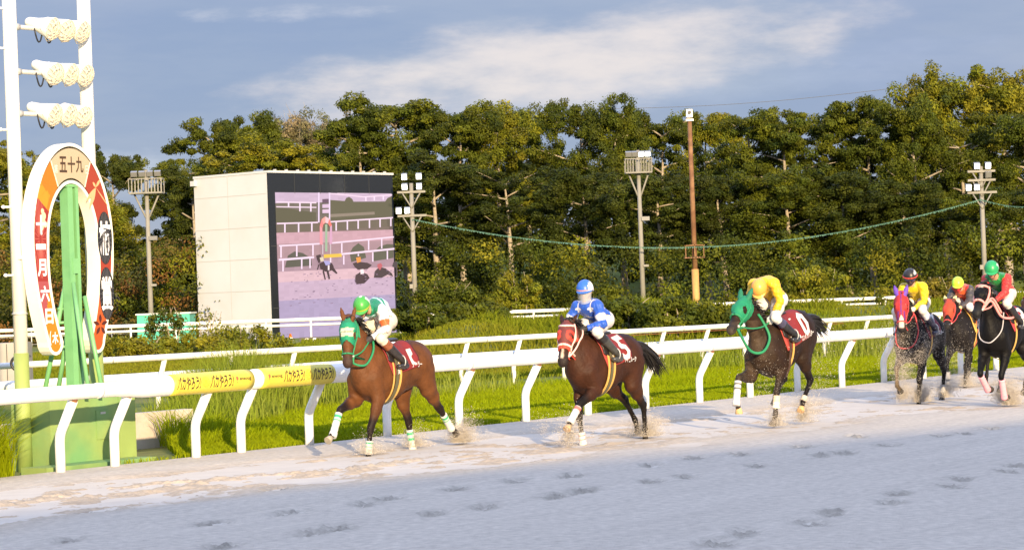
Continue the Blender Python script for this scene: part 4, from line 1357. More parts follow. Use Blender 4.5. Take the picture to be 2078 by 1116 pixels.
BUSH = [
    ('clipped_hedge', 'low clipped olive hedge behind the second rail, just right of the horseshoe sign', 'hedge', 255, 682, 742, 190, 88, 'yellow', 9000, .13),
    ('clipped_hedge', 'low clipped olive hedge in the middle, between horseshoe sign and screen', 'hedge', 385, 684, 742, 190, 90, 'yellow', 9000, .13),
    ('rounded_bush', 'rounded olive bush in front of the foot of the white screen wall', 'bush', 500, 657, 738, 165, 92, 'yellow', 9000, .12),
    ('leafy_bush', 'loose green bush in front of the teal container', 'bush', 335, 618, 690, 80, 110, 'green', 2300, .12),
    ('leafy_bush', 'thin pale sapling between the teal container and the white screen wall', 'sapling', 415, 628, 690, 70, 108, 'yellow', 420, .13),
    ('rough_hedge', 'dark overgrown hedge right of the screen, above the leading horse', 'hedge', 870, 616, 668, 190, 94, 'green', 6500, .17),
    ('rough_hedge', 'low dark hedge left of the distant rail gap', 'hedge', 965, 612, 655, 150, 96, 'green', 5000, .17),
    ('rough_hedge', 'dark hedge in the gap between the rider in blue and the basket pole', 'hedge', 1255, 602, 652, 150, 90, 'green', 5500, .16),
    ('rough_hedge', 'large dark hedge below the rusty mast', 'hedge', 1385, 604, 668, 190, 88, 'green', 9000, .15),
    ('rough_hedge', 'dark bush behind the green hooded horse', 'hedge', 1545, 608, 656, 130, 92, 'green', 5000, .15),
    ('golden_bush', 'round golden-green bush between the rider in black cap and the rider in lime cap', 'bush', 1908, 556, 625, 95, 116, 'gold', 5600, .15),
    ('leafy_bush', 'olive bush behind the riders at the right, below the stacked-arm pole', 'bush', 1990, 575, 640, 120, 122, 'yellow', 4200, .17),
    ('leafy_bush', 'olive bush left of the rider in black cap', 'bush', 1790, 585, 632, 130, 126, 'yellow', 4200, .17),
    ('leafy_bush', 'pale green feathery bush under the wood behind the rider in blue', 'bush', 1050, 545, 625, 90, 134, 'yellow', 3600, .18),
    ('leafy_bush', 'green bush at the foot of the two-armed pole beside the screen', 'bush', 905, 570, 622, 130, 136, 'green', 4200, .18),
    ('leafy_bush', 'bright bush behind the rider in yellow, left of the pale tree trunks', 'bush', 1655, 540, 618, 140, 134, 'yellow', 5200, .18),
]
for i, b in enumerate(BUSH): bush(*b, seed=i + 3, round_=(b[0] != 'clipped_hedge'))
# wire fence at the foot of the bank, left
fr = thing('wire_fence', 'thin wire fence at the foot of the rusty bank on the left', 'fence', (-27, 137, 0))
for k in range(8): MB().tube([(-33 + k * 2.2, 137, -.2), (-33 + k * 2.2, 137, 1.3)], .035, 6).build('post', STEEL, fr, smooth=True)
for zz in (.5, .9, 1.25): MB().tube([(-33.4, 137, zz), (-17.3, 137, zz)], .012, 5).build('wire', STEEL, fr)
# ------------------------------------------------------------------ smooth bodies from blended limbs
def unit(v): return v / max(1e-9, np.linalg.norm(v))
class Field:
    def __init__(s, lo, hi, h):
        s.lo, s.h = np.array(lo, float), h
        s.n = np.ceil((np.array(hi) - s.lo) / h).astype(int) + 1
        s.f = np.full(s.n, .3, np.float32)
        s.t = np.zeros(s.n, np.int16)
    def seg(s, a, b, ra, rb, side=None, k=.03, tag=0):
        a, b = np.array(a, float), np.array(b, float)
        ra = np.array(ra if isinstance(ra, (tuple, list)) else (ra, ra), float)
        rb = np.array(rb if isinstance(rb, (tuple, list)) else (rb, rb), float)
        L = max(np.linalg.norm(b - a), 1e-4)
        d = (b - a) / L
        u = np.array(side, float) if side is not None else np.array((0, 1., 0))
        u = u - d * (u @ d)
        if np.linalg.norm(u) < 1e-3: u = np.cross(d, (1., 0, 0))
        u = unit(u)
        v = np.cross(d, u)
        m = max(ra.max(), rb.max()) + k + 2 * s.h
        i0 = np.clip(np.floor((np.minimum(a, b) - m - s.lo) / s.h).astype(int), 0, s.n - 1)
        i1 = np.clip(np.ceil((np.maximum(a, b) + m - s.lo) / s.h).astype(int) + 1, 1, s.n)
        if (i1 <= i0).any(): return s
        g = [s.lo[q] + s.h * np.arange(i0[q], i1[q]) - a[q] for q in range(3)]
        X, Y, Z = g[0][:, None, None], g[1][None, :, None], g[2][None, None, :]
        ax = X * d[0] + Y * d[1] + Z * d[2]
        t = np.clip(ax / L, 0, 1)
        w = ax - t * L
        pu, pv = X * u[0] + Y * u[1] + Z * u[2], X * v[0] + Y * v[1] + Z * v[2]
        ru, rv = ra[0] + (rb[0] - ra[0]) * t, ra[1] + (rb[1] - ra[1]) * t
        rc = np.minimum(ru, rv)
        q = np.sqrt((pu / ru) ** 2 + (pv / rv) ** 2 + (w / rc) ** 2)
        n = ((q - 1) * rc).astype(np.float32)
        sl = tuple(slice(i0[q_], i1[q_]) for q_ in range(3))
        o = s.f[sl]
        tt = s.t[sl]
        tt[n < o] = tag
        hh = np.clip(.5 + .5 * (o - n) / k, 0, 1)
        s.f[sl] = o * (1 - hh) + n * hh - k * hh * (1 - hh)
        return s
    def chain(s, pts, rs, side=None, k=.03, tag=0):
        for i in range(len(pts) - 1): s.seg(pts[i], pts[i + 1], rs[i], rs[i + 1], side, k, tag if not isinstance(tag, (list, tuple)) else tag[i])
        return s
    def mesh(s):
        f, sg = s.f, s.f < 0
        c = np.zeros(np.array(sg.shape) - 1, np.int8)
        offs = [(i, j, k) for i in (0, 1) for j in (0, 1) for k in (0, 1)]
        sh = c.shape
        for o in offs: c += sg[o[0]:o[0] + sh[0], o[1]:o[1] + sh[1], o[2]:o[2] + sh[2]]
        mix = (c > 0) & (c < 8)
        ii = np.argwhere(mix)
        idx = np.full(sh, -1, np.int64)
        idx[mix] = np.arange(len(ii))
        acc, cnt = np.zeros((len(ii), 3)), np.zeros(len(ii))
        for a in offs:
            for q in range(3):
                if a[q]: continue
                b = tuple(1 if w == q else a[w] for w in range(3))
                fa, fb = f[ii[:, 0] + a[0], ii[:, 1] + a[1], ii[:, 2] + a[2]], f[ii[:, 0] + b[0], ii[:, 1] + b[1], ii[:, 2] + b[2]]
                m = (fa < 0) != (fb < 0)
                t = fa[m] / (fa[m] - fb[m])
                p = np.tile(np.array(a, float), (m.sum(), 1))
                p[:, q] += t
                acc[m] += p
                cnt[m] += 1
        V = s.lo + s.h * (ii + acc / cnt[:, None])
        Fs = []
        for q in range(3):
            o1, o2 = [(1, 2), (2, 0), (0, 1)][q]
            A = [slice(None)] * 3
            B = [slice(None)] * 3
            A[q], B[q] = slice(0, -1), slice(1, None)
            ch = sg[tuple(A)] != sg[tuple(B)]
            e = np.argwhere(ch)
            e = e[(e[:, o1] > 0) & (e[:, o2] > 0) & (e[:, o1] < sh[o1]) & (e[:, o2] < sh[o2])]
            st = sg[e[:, 0], e[:, 1], e[:, 2]]
            def cell(d1, d2):
                w = e.copy()
                w[:, o1] -= d1
                w[:, o2] -= d2
                return idx[w[:, 0], w[:, 1], w[:, 2]]
            Q = np.stack([cell(1, 1), cell(0, 1), cell(0, 0), cell(1, 0)], 1)
            Q[~st] = Q[~st][:, ::-1]
            Fs.append(Q)
        Fc = np.concatenate(Fs)
        Fc = Fc[(Fc >= 0).all(1)]
        vi = np.clip(np.round((V - s.lo) / s.h).astype(int), 0, s.n - 1)
        T = s.t[vi[:, 0], vi[:, 1], vi[:, 2]]
        return V, Fc, T
def vnormals(V, Fc):
    n = np.cross(V[Fc[:, 2]] - V[Fc[:, 0]], V[Fc[:, 3]] - V[Fc[:, 1]])
    N_ = np.zeros_like(V)
    for k in range(4): np.add.at(N_, Fc[:, k], n)
    return N_ / np.maximum(np.linalg.norm(N_, axis=1), 1e-12)[:, None]
def smooth_attr(A, Fc, it=3):
    e = np.concatenate([Fc[:, [0, 1]], Fc[:, [1, 2]], Fc[:, [2, 3]], Fc[:, [3, 0]]])
    for _ in range(it):
        S_, c = A.copy(), np.ones(len(A))
        for a, b in ((0, 1), (1, 0)):
            np.add.at(S_, e[:, a], A[e[:, b]])
            np.add.at(c, e[:, a], 1)
        A = S_ / c.reshape(-1, *([1] * (A.ndim - 1)))
    return A
def shell(name, V, Fc, Nrm, mask, off, mat, parent, col=None, rim=.006):
    """a cloth layer: the faces of a body inside mask, lifted off it, with a turned-in hem."""
    m = mask[Fc].all(1)
    F2 = Fc[m]
    if not len(F2): return None
    us, inv = np.unique(F2, return_inverse=True)
    F2 = inv.reshape(F2.shape)
    P = V[us] + Nrm[us] * (off if np.isscalar(off) else off[us][:, None])
    e = np.sort(np.concatenate([F2[:, [0, 1]], F2[:, [1, 2]], F2[:, [2, 3]], F2[:, [3, 0]]]), 1)
    key, cn = np.unique(e, axis=0, return_counts=True)
    be = key[cn == 1]
    n0 = len(P)
    P2 = np.concatenate([P, V[us] - Nrm[us] * rim])
    hem = np.stack([be[:, 0], be[:, 1], be[:, 1] + n0, be[:, 0] + n0], 1)
    c2 = None if col is None else np.concatenate([col[us], col[us]])
    used = np.unique(np.concatenate([F2.ravel(), hem.ravel()]))
    mp_ = np.full(len(P2), -1)
    mp_[used] = np.arange(len(used))
    o = link_mesh(name, P2[used], mp_[np.concatenate([F2, hem])], mat, parent, True, None if c2 is None else c2[used])
    return o
def ik(Sx, K, l1, l2, back):
    Sx, K = np.array(Sx, float), np.array(K, float)
    D = K - Sx
    d = np.linalg.norm(D)
    if d > (l1 + l2) * .985: K, d = Sx + D / d * (l1 + l2) * .985, (l1 + l2) * .985
    if d < abs(l1 - l2) + .05:
        d2 = abs(l1 - l2) + .05
        K, d = Sx + D / max(d, 1e-6) * d2, d2
    a = (l1 * l1 - l2 * l2 + d * d) / (2 * d)
    h = math.sqrt(max(0, l1 * l1 - a * a))
    u = (K - Sx) / d
    p = np.array([-u[1], u[0]])
    c1, c2 = Sx + u * a + p * h, Sx + u * a - p * h
    return (min if back else max)((c1, c2), key=lambda q: q[0]), K

# ------------------------------------------------------------------ race horses
m_coat = material('horse_coat', vcol=True, rough=.58, spec=.17, var=.26, scale=7, detail=8, bump=.6, bscale=26)
m_hair = material('horse_hair', (.012, .010, .009), .45, var=.3, scale=20)
m_hoof = material('hoof_horn', vcol=True, rough=.6, var=.15, scale=20)
m_wrap = material('leg_bandage', vcol=True, rough=.8, bump=.2, bscale=60)
m_cloth = material('saddle_cloth', vcol=True, rough=.8, var=.06, scale=12, bump=.15, bscale=30)
m_hood = material('stretch_hood', vcol=True, rough=.7, var=.08, scale=12, bump=.15, bscale=40)
m_eye = material('horse_eye', (.012, .008, .006), .08, spec=.8)
m_leather = material('black_leather', (.018, .014, .012), .4, var=.2, scale=12)
m_num = material('white_cloth_number', (.58, .56, .54), .7)
_mats = {}
def cm(name, col, rough=.6):
    if name not in _mats: _mats[name] = material(name, col, rough, var=.08, scale=15)
    return _mats[name]
(TR, NK, HD, EAR, FU, FK, FC, FP, HU, HK, HC, HP) = range(12)

class Horse: pass
def horse(sp):
    H = Horse()
    sc, a = sp['sc'], math.radians(sp['a'])
    hx, ly = Vector((-math.sin(a), -math.cos(a), 0)), Vector((math.cos(a), -math.sin(a), 0))
    M = Matrix(((hx.x * sc, ly.x * sc, 0, sp['O'][0]), (hx.y * sc, ly.y * sc, 0, sp['O'][1]), (0, 0, sc, sp['O'][2]), (0, 0, 0, 1)))
    root = thing('racehorse', sp['label'], 'horse', group='racehorses galloping along the rail', mat=M)
    H.root, H.M = root, M
    pt = math.radians(sp.get('pitch', 0))
    def tp(x, z, y=0.):                                         # trunk pitch, nose down positive, about the girth
        dx, dz = x - .1, z - 1.2
        return np.array([.1 + dx * math.cos(pt) + dz * math.sin(pt), y, 1.2 - dx * math.sin(pt) + dz * math.cos(pt)])
    H.tp = tp
    F = Field((-1.6, -.50, -.12), (2.0, .50, 2.30), .0135)
    # trunk
    tr = [(-.79, 1.33, .09, .12), (-.68, 1.29, .20, .23), (-.48, 1.27, .265, .30), (-.22, 1.215, .262, .305), (.05, 1.165, .272, .352),
          (.30, 1.165, .262, .395), (.48, 1.17, .235, .385), (.64, 1.16, .19, .30), (.73, 1.14, .13, .20)]
    F.chain([tp(x, z) for x, z, _, _ in tr], [(ry, rz) for _, _, ry, rz in tr], (0, 1, 0), .06, TR)
    F.seg(tp(.02, 1.47), tp(.42, 1.535), .07, .075, None, .10, TR)                     # withers
    F.seg(tp(-.62, 1.46), tp(-.28, 1.50), (.10, .09), (.11, .07), None, .10, TR)       # croup
    for s_ in (-1, 1):
        F.seg(tp(-.42, 1.30, .14 * s_), tp(-.62, 1.14, .14 * s_), (.12, .20), (.11, .17), (0, 1, 0), .035, TR)
        F.seg(tp(.40, 1.38, .13 * s_), tp(.62, 1.14, .155 * s_), (.075, .11), (.095, .11), (0, 1, 0), .028, TR)
        F.seg(tp(.28, 1.20, .195 * s_), tp(.44, .98, .185 * s_), (.055, .10), (.055, .085), (0, 1, 0), .03, TR)   # triceps
        F.seg(tp(.56, 1.42, .10 * s_), tp(.78, 1.58, .060 * s_), (.045, .07), (.04, .06), (0, 1, 0), .04, NK)   # neck muscle
        F.seg(tp(-.20, 1.30, .215 * s_), tp(-.34, 1.16, .20 * s_), (.05, .09), (.05, .08), (0, 1, 0), .03, TR)   # thigh front
        F.seg(tp(.70, 1.10, .075 * s_), tp(.62, .95, .08 * s_), .095, .08, None, .05, TR)  # breast muscle
    # neck and head
    pol, muz, yw = sp['poll'], sp['muzzle'], math.radians(sp.get('yaw', 0))
    fy, sd = np.array([math.cos(yw), math.sin(yw), 0]), np.array([-math.sin(yw), math.cos(yw), 0])
    P = np.array([pol[0], sp.get('polly', 0), pol[1]])
    dr = unit(np.array([muz[0] - pol[0], muz[1] - pol[1]]))
    HL = .63
    Aa = fy * dr[0] + np.array([0, 0, dr[1]])
    up = np.cross(Aa, sd)                                      # towards the front of the face
    if up @ (fy + np.array([0, 0, .6])) < 0: up = -up
    H.P, H.A, H.U, H.Sd, H.HL = P, Aa, up, sd, HL
    hp = lambda t, u=0., v=0.: P + Aa * (t * HL) + up * u + sd * v
    H.hp = hp
    nb, nb2 = tp(.46, 1.26), tp(.60, 1.32)
    n2 = hp(.10, -.09)
    mid = (nb2 + n2) / 2 + np.array([-.02, 0, .05])
    F.chain([nb, nb2, mid, n2], [(.17, .30), (.145, .26), (.085, .165), (.075, .125)], (0, 1, 0), .06, NK)
    hd = [(-.02, -.06, .082, .085), (.20, -.055, .106, .125), (.38, -.055, .100, .135), (.58, -.035, .071, .095), (.80, -.020, .058, .068), (.95, -.018, .063, .064), (1.0, -.02, .056, .052)]
    F.chain([hp(t, u) for t, u, _, _ in hd], [(rv, ru) for _, _, rv, ru in hd], sd, .03, HD)
    for s_ in (-1, 1):
        F.seg(hp(.30, .045, .07 * s_), hp(.40, .035, .068 * s_), .028, .026, None, .025, HD)     # brow
        F.seg(hp(.93, .015, .045 * s_), hp(.98, -.01, .04 * s_), .024, .02, None, .015, HD)      # nostril
        e0 = hp(.02, -.01, .055 * s_)
        back = sp.get('ears', .2)
        ed = unit(-Aa * (1 - back) - up * back * 1.2 + sd * .28 * s_)
        F.chain([e0, e0 + ed * .06, e0 + ed * .13, e0 + ed * .205], [(.024, .032), (.032, .026), (.025, .019), (.006, .006)], sd, .015, EAR)
    # legs
    H.hoofs, H.cann, H.knees = [], [], []
    L = sp['legs']
    for nm, s_ in (('LF', 1), ('RF', -1)):
        y0 = .165 * s_
        kx, kz = L[nm][0]
        S0 = tp(.60, 1.10)
        S0 = np.array([S0[0] + np.clip((kx - .55) * .14, -.07, .08), S0[2]])
        El, Kn = ik(S0, L[nm][0], .29, .43, True)
        v1 = unit(np.array(L[nm][1]) - np.array(L[nm][0]))
        v2 = unit(np.array(L[nm][2]) - np.array(L[nm][1]))
        d1, d2 = (np.linalg.norm(np.array(L[nm][q_ + 1]) - np.array(L[nm][q_])) for q_ in (0, 1))
        Ft = Kn + v1 * np.clip(d1, .26, .33)
        d2 = np.clip(d2, .165, .21)
        Pa = Ft + v2 * (d2 - .075)
        Hf = Pa + v2 * .075
        q = lambda p, y: np.array([p[0], y, p[1]])
        ye, yk, yf = .165 * s_, .135 * s_, .12 * s_
        F.seg(q(S0, y0), q(El, ye), (.085, .115), (.085, .105), (0, 1, 0), .05, FU)
        m1 = El + (Kn - El) * .35
        F.chain([q(El, ye), q(m1, ye), q(Kn, yk)], [(.085, .105), (.066, .082), (.043, .048)], (0, 1, 0), .035, FU)
        kd = unit(Kn - El)
        H.knees.append(q(Kn, yk))
        F.seg(q(Kn - kd * .03, yk), q(Kn + v1 * .035, yk), (.046, .053), (.042, .046), (0, 1, 0), .02, FK)
        F.chain([q(Kn + v1 * .04, yk), q(Kn + v1 * .14, (yk + yf) / 2), q(Ft, yf)], [(.034, .041), (.029, .037), (.034, .040)], (0, 1, 0), .015, FC)
        F.seg(q(Ft - v1 * .015, yf), q(Ft + v2 * .015, yf), (.037, .043), (.035, .041), (0, 1, 0), .015, FC)
        F.seg(q(Ft, yf), q(Pa, yf), (.031, .034), (.037, .041), (0, 1, 0), .015, FP)
        H.hoofs.append((q(Pa, yf), q(Hf, yf), v2, nm))
        H.cann.append((q(Kn + v1 * .055, yk), q(Ft + v1 * .012, yf), v1, nm))
    for nm, s_ in (('LH', 1), ('RH', -1)):
        Hp = tp(-.45, 1.22)
        tx, tz = L[nm][0]
        H0 = np.array([Hp[0] + np.clip((tx + .7) * .12, -.05, .08), Hp[2]])
        St, Hk = ik(H0, L[nm][0], .36, .46, False)
        v1 = unit(np.array(L[nm][1]) - np.array(L[nm][0]))
        v2 = unit(np.array(L[nm][2]) - np.array(L[nm][1]))
        Ft = Hk + v1 * .36
        Pa = Ft + v2 * .12
        Hf = Pa + v2 * .075
        q = lambda p, y: np.array([p[0], y, p[1]])
        ys, yk, yf = .165 * s_, .135 * s_, .12 * s_
        F.seg(q(H0, .14 * s_), q(St, ys), (.135, .22), (.100, .125), (0, 1, 0), .06, HU)
        F.seg(q(H0 + np.array([-.14, -.06]), .13 * s_), q(St + (Hk - St) * .40, ys * .95), (.11, .15), (.062, .082), (0, 1, 0), .06, HU)
        F.chain([q(St, ys), q(St + (Hk - St) * .4, ys * .97), q(St + (Hk - St) * .8, yk), q(Hk, yk)], [(.095, .125), (.072, .098), (.043, .058), (.042, .060)], (0, 1, 0), .035, HU)
        kd = unit(Hk - St)
        H.knees.append(q(Hk, yk))
        pk = np.array([-v1[1], v1[0]]) if -v1[1] < 0 else np.array([v1[1], -v1[0]])
        F.seg(q(Hk, yk), q(Hk + pk * .045 - v1 * .02, yk), (.036, .045), (.026, .030), (0, 1, 0), .025, HK)
        F.seg(q(Hk - kd * .02, yk), q(Hk + v1 * .06, yk), (.043, .056), (.036, .046), (0, 1, 0), .02, HK)
        F.chain([q(Hk + v1 * .05, yk), q(Hk + v1 * .18, (yk + yf) / 2), q(Ft, yf)], [(.036, .046), (.030, .039), (.034, .041)], (0, 1, 0), .015, HC)
        F.seg(q(Ft - v1 * .015, yf), q(Ft + v2 * .015, yf), (.038, .044), (.035, .041), (0, 1, 0), .015, HC)
        F.seg(q(Ft, yf), q(Pa, yf), (.032, .035), (.038, .042), (0, 1, 0), .015, HP)
        H.hoofs.append((q(Pa, yf), q(Hf, yf), v2, nm))
        H.cann.append((q(Hk + v1 * .10, yk), q(Ft + v1 * .012, yf), v1, nm))
    V, Fc, T = F.mesh()
    Nrm = vnormals(V, Fc)
    # coat
    c0, c1, cp = (np.array(x) for x in sp['coat'])              # flank, topline, points
    C = np.tile(c0, (len(V), 1)) * (.85 + .3 * vnoise(V[:, 0] * 3 + 20, V[:, 2] * 3 + V[:, 1] * 2 + 20, 5, 3))[:, None]
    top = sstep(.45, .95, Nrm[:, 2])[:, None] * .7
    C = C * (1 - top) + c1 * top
    low = np.isin(T, (FK, FC, FP, HK, HC, HP)).astype(float)
    low = np.maximum(low, .45 * np.isin(T, (FU,)) * sstep(.85, .55, V[:, 2]))
    for kp in H.knees:
        dk = np.linalg.norm(V - kp, axis=1)
        low = np.maximum(low, sstep(.26, .10, dk) * np.isin(T, (FU, HU)))
    low = smooth_attr(low, Fc, 6)[:, None]
    C = C * (1 - low) + cp * low
    th = ((V - P) @ Aa) / HL
    hm = np.isin(T, (HD,))
    mz = (hm * sstep(.62, .95, th))[:, None] * .8
    C = C * (1 - mz) + (cp * 1.3 + .012) * mz
    if 'blaze' in sp:
        t0, t1, w0, bc = sp['blaze']
        lat = np.abs((V - P) @ sd)
        b = (hm * (th > t0) * (th < t1) * (lat < w0 * (1.0 + .3 * np.sin(th * 9))) * (((V - P) @ up) > -.02)).astype(float)
        b = smooth_attr(b, Fc, 1)[:, None]
        C = C * (1 - b) + np.array(bc) * b
    if 'dust' in sp:
        d = sp['dust']
        m = sstep(.15, .7, V[:, 0] * .9 - .1 + (Nrm[:, 0] - .2) * .35) * sstep(d[2], d[2] - .35, V[:, 1] + .25) * (V[:, 2] < 1.55)
        m = m * np.clip(vnoise(V[:, 0] * 14 + 50, V[:, 2] * 14 + V[:, 1] * 9 + 50, 9, 4, .7) * 2.3 - .45, 0, 1)
        C = C * (1 - (m * d[0])[:, None]) + np.array(d[1]) * (m * d[0])[:, None]
    if 'spots' in sp:
        sc_ = vnoise(V[:, 0] * 60 + 90, V[:, 2] * 60 + V[:, 1] * 47 + 90, 12, 2)
        m = (sc_ > sp['spots']) * (V[:, 0] > .1)
        C[m] = (.42, .35, .26)
    body = link_mesh('body', V, Fc, m_coat, root, True, C)
    H.V, H.F, H.T, H.N = V, Fc, T, Nrm
    H.bvh = BVHTree.FromPolygons(V.tolist(), Fc.tolist())
    # hooves
    for i, (p0, p1, v, nm) in enumerate(H.hoofs):
        mb = MB()
        d = Vector(p1 - p0).normalized()
        fw = Vector((d.z, 0, -d.x))
        if fw.x < 0: fw = -fw
        mb.cc = sp.get('hoof', {}).get(nm, (.05, .042, .035))
        a_, b_ = Vector(p0), Vector(p1)
        mb.tube([a_ - d * .012, a_ + d * .012, b_ + fw * .012, b_ + fw * .014 + d * .006], [.036, .043, .058, .050], 14)
        mb.build('hoof', m_hoof, root, True, True, local=True)
    for i, (p0, p1, v, nm) in enumerate(H.cann):
        if nm in sp.get('wraps', {}):
            base, stripe, sf, ex = sp['wraps'][nm][:4]
            mb = MB()
            p0_, p1_ = Vector(p0), Vector(p1)
            if len(sp['wraps'][nm]) > 4: p0_ = p0_.lerp(p1_, sp['wraps'][nm][4])
            p1_ = p1_ + (p1_ - p0_) * ex
            n_ = 16
            pts = [p0_.lerp(p1_, k / n_) for k in range(n_ + 1)]
            r_ = [.050 + .006 * math.sin(k * 1.9) * .3 + (.006 if k > n_ - 4 else 0) for k in range(n_ + 1)]
            mb.tube(pts, r_, 14)
            mb.c = []
            for k in range(n_ + 1):
                for _ in range(14): mb.c.append(stripe if any(abs(k / n_ - f_) < .045 for f_ in sf) else base)
            mb.build('leg_wrap', m_wrap, root, True, True, local=True)
    # eyes
    hood_eye = sp.get('hood', {}).get('eye', None)
    for s_ in (-1, 1):
        MB().ball(hp(.36, .020, .082 * s_), .024, 12, 8).build('eye', m_eye, root, True, local=True)
    # mane and tail
    mb = MB()
    r = random.Random(sp['seed'])
    cr = [Vector(hp(-.02, -.02)), Vector(mid + np.array([-.05, 0, .17])), Vector(tp(.46, 1.53))]
    for k in range(150):
        f = r.random()
        b0 = bez(cr[0], cr[1], cr[2], 20)[int(f * 20)]
        hit = H.bvh.find_nearest(b0)
        b0 = Vector(hit[0]) + Vector((r.gauss(0, .012), r.gauss(0, .01), -.01))
        ln = r.uniform(.10, .20)
        sdv = r.choice((1, 1, -1)) if f > .2 else 1
        e = b0 + Vector((-.55 * ln + r.gauss(0, .03), sdv * .35 * ln + r.gauss(0, .02), -.35 * ln + r.uniform(0, .08)))
        m_ = b0.lerp(e, .45) + Vector((0, 0, .05))
        mb.tube(bez(b0, m_, e, 4), [.013, .012, .010, .007, .002], 4, False)
    mb.build('mane', m_hair, root, True, local=True)
    mb = MB()
    t0 = Vector(tp(-.80, 1.40))
    ta = sp.get('tail', (-.75, .10, -.42))
    for k in range(130):
        o_ = Vector((r.gauss(0, .022), r.gauss(0, .022), r.gauss(0, .022)))
        ln = r.uniform(.75, 1.05)
        sw = Vector((r.gauss(0, .05), r.gauss(0, .07), r.gauss(0, .06)))
        e = t0 + Vector(ta) * ln + sw
        m_ = t0 + Vector((-.32, ta[1] * .3, .06)) + sw * .4
        mb.tube(bez(t0 + o_ + Vector((.05, 0, 0)), m_ + o_, e, 7), [.022, .024, .022, .019, .015, .010, .006, .002], 4, False)
    mb.build('tail', m_hair, root, True, local=True)
    # hood
    if 'hood' in sp:
        hs = sp['hood']
        ev = V - P
        tH, uH, vH = (ev @ Aa) / HL, ev @ up, ev @ sd
        m = (np.isin(T, (HD, EAR, NK)) if hs.get('ears') else np.isin(T, (HD, NK))) & (tH < hs['t1'] + hs.get('arch', 0) * np.clip(np.abs(vH) / .08, 0, 1.2)) & (tH > (-1 if hs.get('ears') else -.03))
        m &= ~((T == NK) & (tH > .35)) & (ev @ (-Aa * .2 - up) < hs.get('back', .16))
        if not hs.get('ears'): m &= (T != EAR)
        er = hs.get('eye', .055)
        for s_ in (-1, 1):
            ec = hp(.36, .010, .085 * s_)
            m &= np.linalg.norm(V - ec, axis=1) > er
        hc = np.array([hs['col'](t_, u_, v_, e_) for t_, u_, v_, e_ in zip(tH, uH, vH, T == EAR)])
        # raised cloth with smooth-edged mask
        shell('hood', V, Fc, Nrm, m, .011, m_hood, root, hc)
    def on(p, off=.010):
        h_ = H.bvh.find_nearest(Vector(p))
        return Vector(h_[0]) + Vector(h_[1]) * off
    H.on = on
    def strap(name, pts, rad, mat, off=.010, sq=.5, n=4):
        q = [on(p, off) for p in smoothpath(pts, n)]
        return MB().tube(q, rad, 8, True).build(name, mat, root, True, local=True)
    H.strap = strap
    def ring(t, w=1., n=22, off=.012, u0=-.03):
        q = []
        for k in range(n + 1):
            a_ = 2 * math.pi * k / n
            o_ = Vector(hp(t, u0))
            d_ = Vector(up * math.cos(a_) + sd * math.sin(a_))
            h_ = H.bvh.ray_cast(o_ + d_ * .4, -d_)
            q.append((Vector(h_[0]) + d_ * off) if h_[0] is not None else o_ + d_ * .08)
        return q
    br = sp.get('bridle')
    if br:
        bm = cm(*br['mat'])
        mb = MB().tube(ring(br.get('nose', .70)), br.get('w', .014), 8)
        mb.build('noseband', cm(*br.get('nosemat', br['mat'])), root, True, local=True)
        if br.get('nose2'): MB().tube(ring(br['nose2'][0]), br['nose2'][1], 8).build('noseband', cm(*br['nose2'][2]), root, True, local=True)
        for s_ in (-1, 1):
            strap('cheek_strap', [hp(.02, -.05, .10 * s_), hp(.28, -.06, .11 * s_), hp(.55, -.06, .09 * s_), hp(.80, -.045, .07 * s_)], br.get('w', .014) * .9, bm)
            MB().ball(hp(.80, -.045, .068 * s_), .022, 10, 6).build('bit_ring', STEEL, root, True, local=True)
        if br.get('brow', True): strap('browband', [hp(.10, .0, .11), hp(.13, .10, .06), hp(.14, .12, 0), hp(.13, .10, -.06), hp(.10, .0, -.11)], br.get('w', .014), bm)
        strap('throat_strap', [hp(.04, -.02, .12), hp(.25, -.16, .09), hp(.30, -.22, 0), hp(.25, -.16, -.09), hp(.04, -.02, -.12)], .009, bm)
    # saddle cloth, following the flanks
    def flank(x, phi, off):
        o_ = Vector(tp(x, 1.17))
        d_ = Vector((0, math.sin(phi), math.cos(phi)))
        h_ = H.bvh.ray_cast(o_ + d_ * .9, -d_)
        p = Vector(h_[0]) if h_[0] is not None else o_ + d_ * .35
        return p + d_ * off
    H.flank = flank
    cl = sp['cloth']
    nx_, np_ = 20, 40
    vs, cs = [], []
    PH = cl.get('phi', 1.75)
    for i in range(nx_ + 1):
        for j in range(np_ + 1):
            f = i / nx_
            g = -1 + 2 * j / np_
            x = cl['x0'] + (cl['x1'] - cl['x0']) * f - .05 * abs(g) ** 2 * (1 - f) * 2
            ph = g * PH * (1 - cl.get('slant', .22) * f)
            wob = .006 * math.sin(f * 9 + g * 7)
            vs.append(flank(x, ph, .016 + wob))
            edge = f < .07 or abs(g) > .965
            cs.append(cl['trim'] if (edge and 'trim' in cl) else cl['col'])
    k_ = np_ + 1
    fs = [(i * k_ + j, i * k_ + j + 1, (i + 1) * k_ + j + 1, (i + 1) * k_ + j) for i in range(nx_) for j in range(np_)]
    nv = len(vs)
    inner_ = [v + (Vector(tp(0, 1.17)) - v).normalized() * .012 for v in vs]
    fs2 = [tuple(q + nv for q in reversed(f)) for f in fs]
    rim_ = [(i * k_, (i + 1) * k_, (i + 1) * k_ + nv, i * k_ + nv) for i in range(nx_)] + [(i * k_ + np_, i * k_ + np_ + nv, (i + 1) * k_ + np_ + nv, (i + 1) * k_ + np_) for i in range(nx_)]
    rim_ += [(j, j + nv, j + 1 + nv, j + 1) for j in range(np_)] + [(nx_ * k_ + j, nx_ * k_ + j + 1, nx_ * k_ + j + 1 + nv, nx_ * k_ + j + nv) for j in range(np_)]
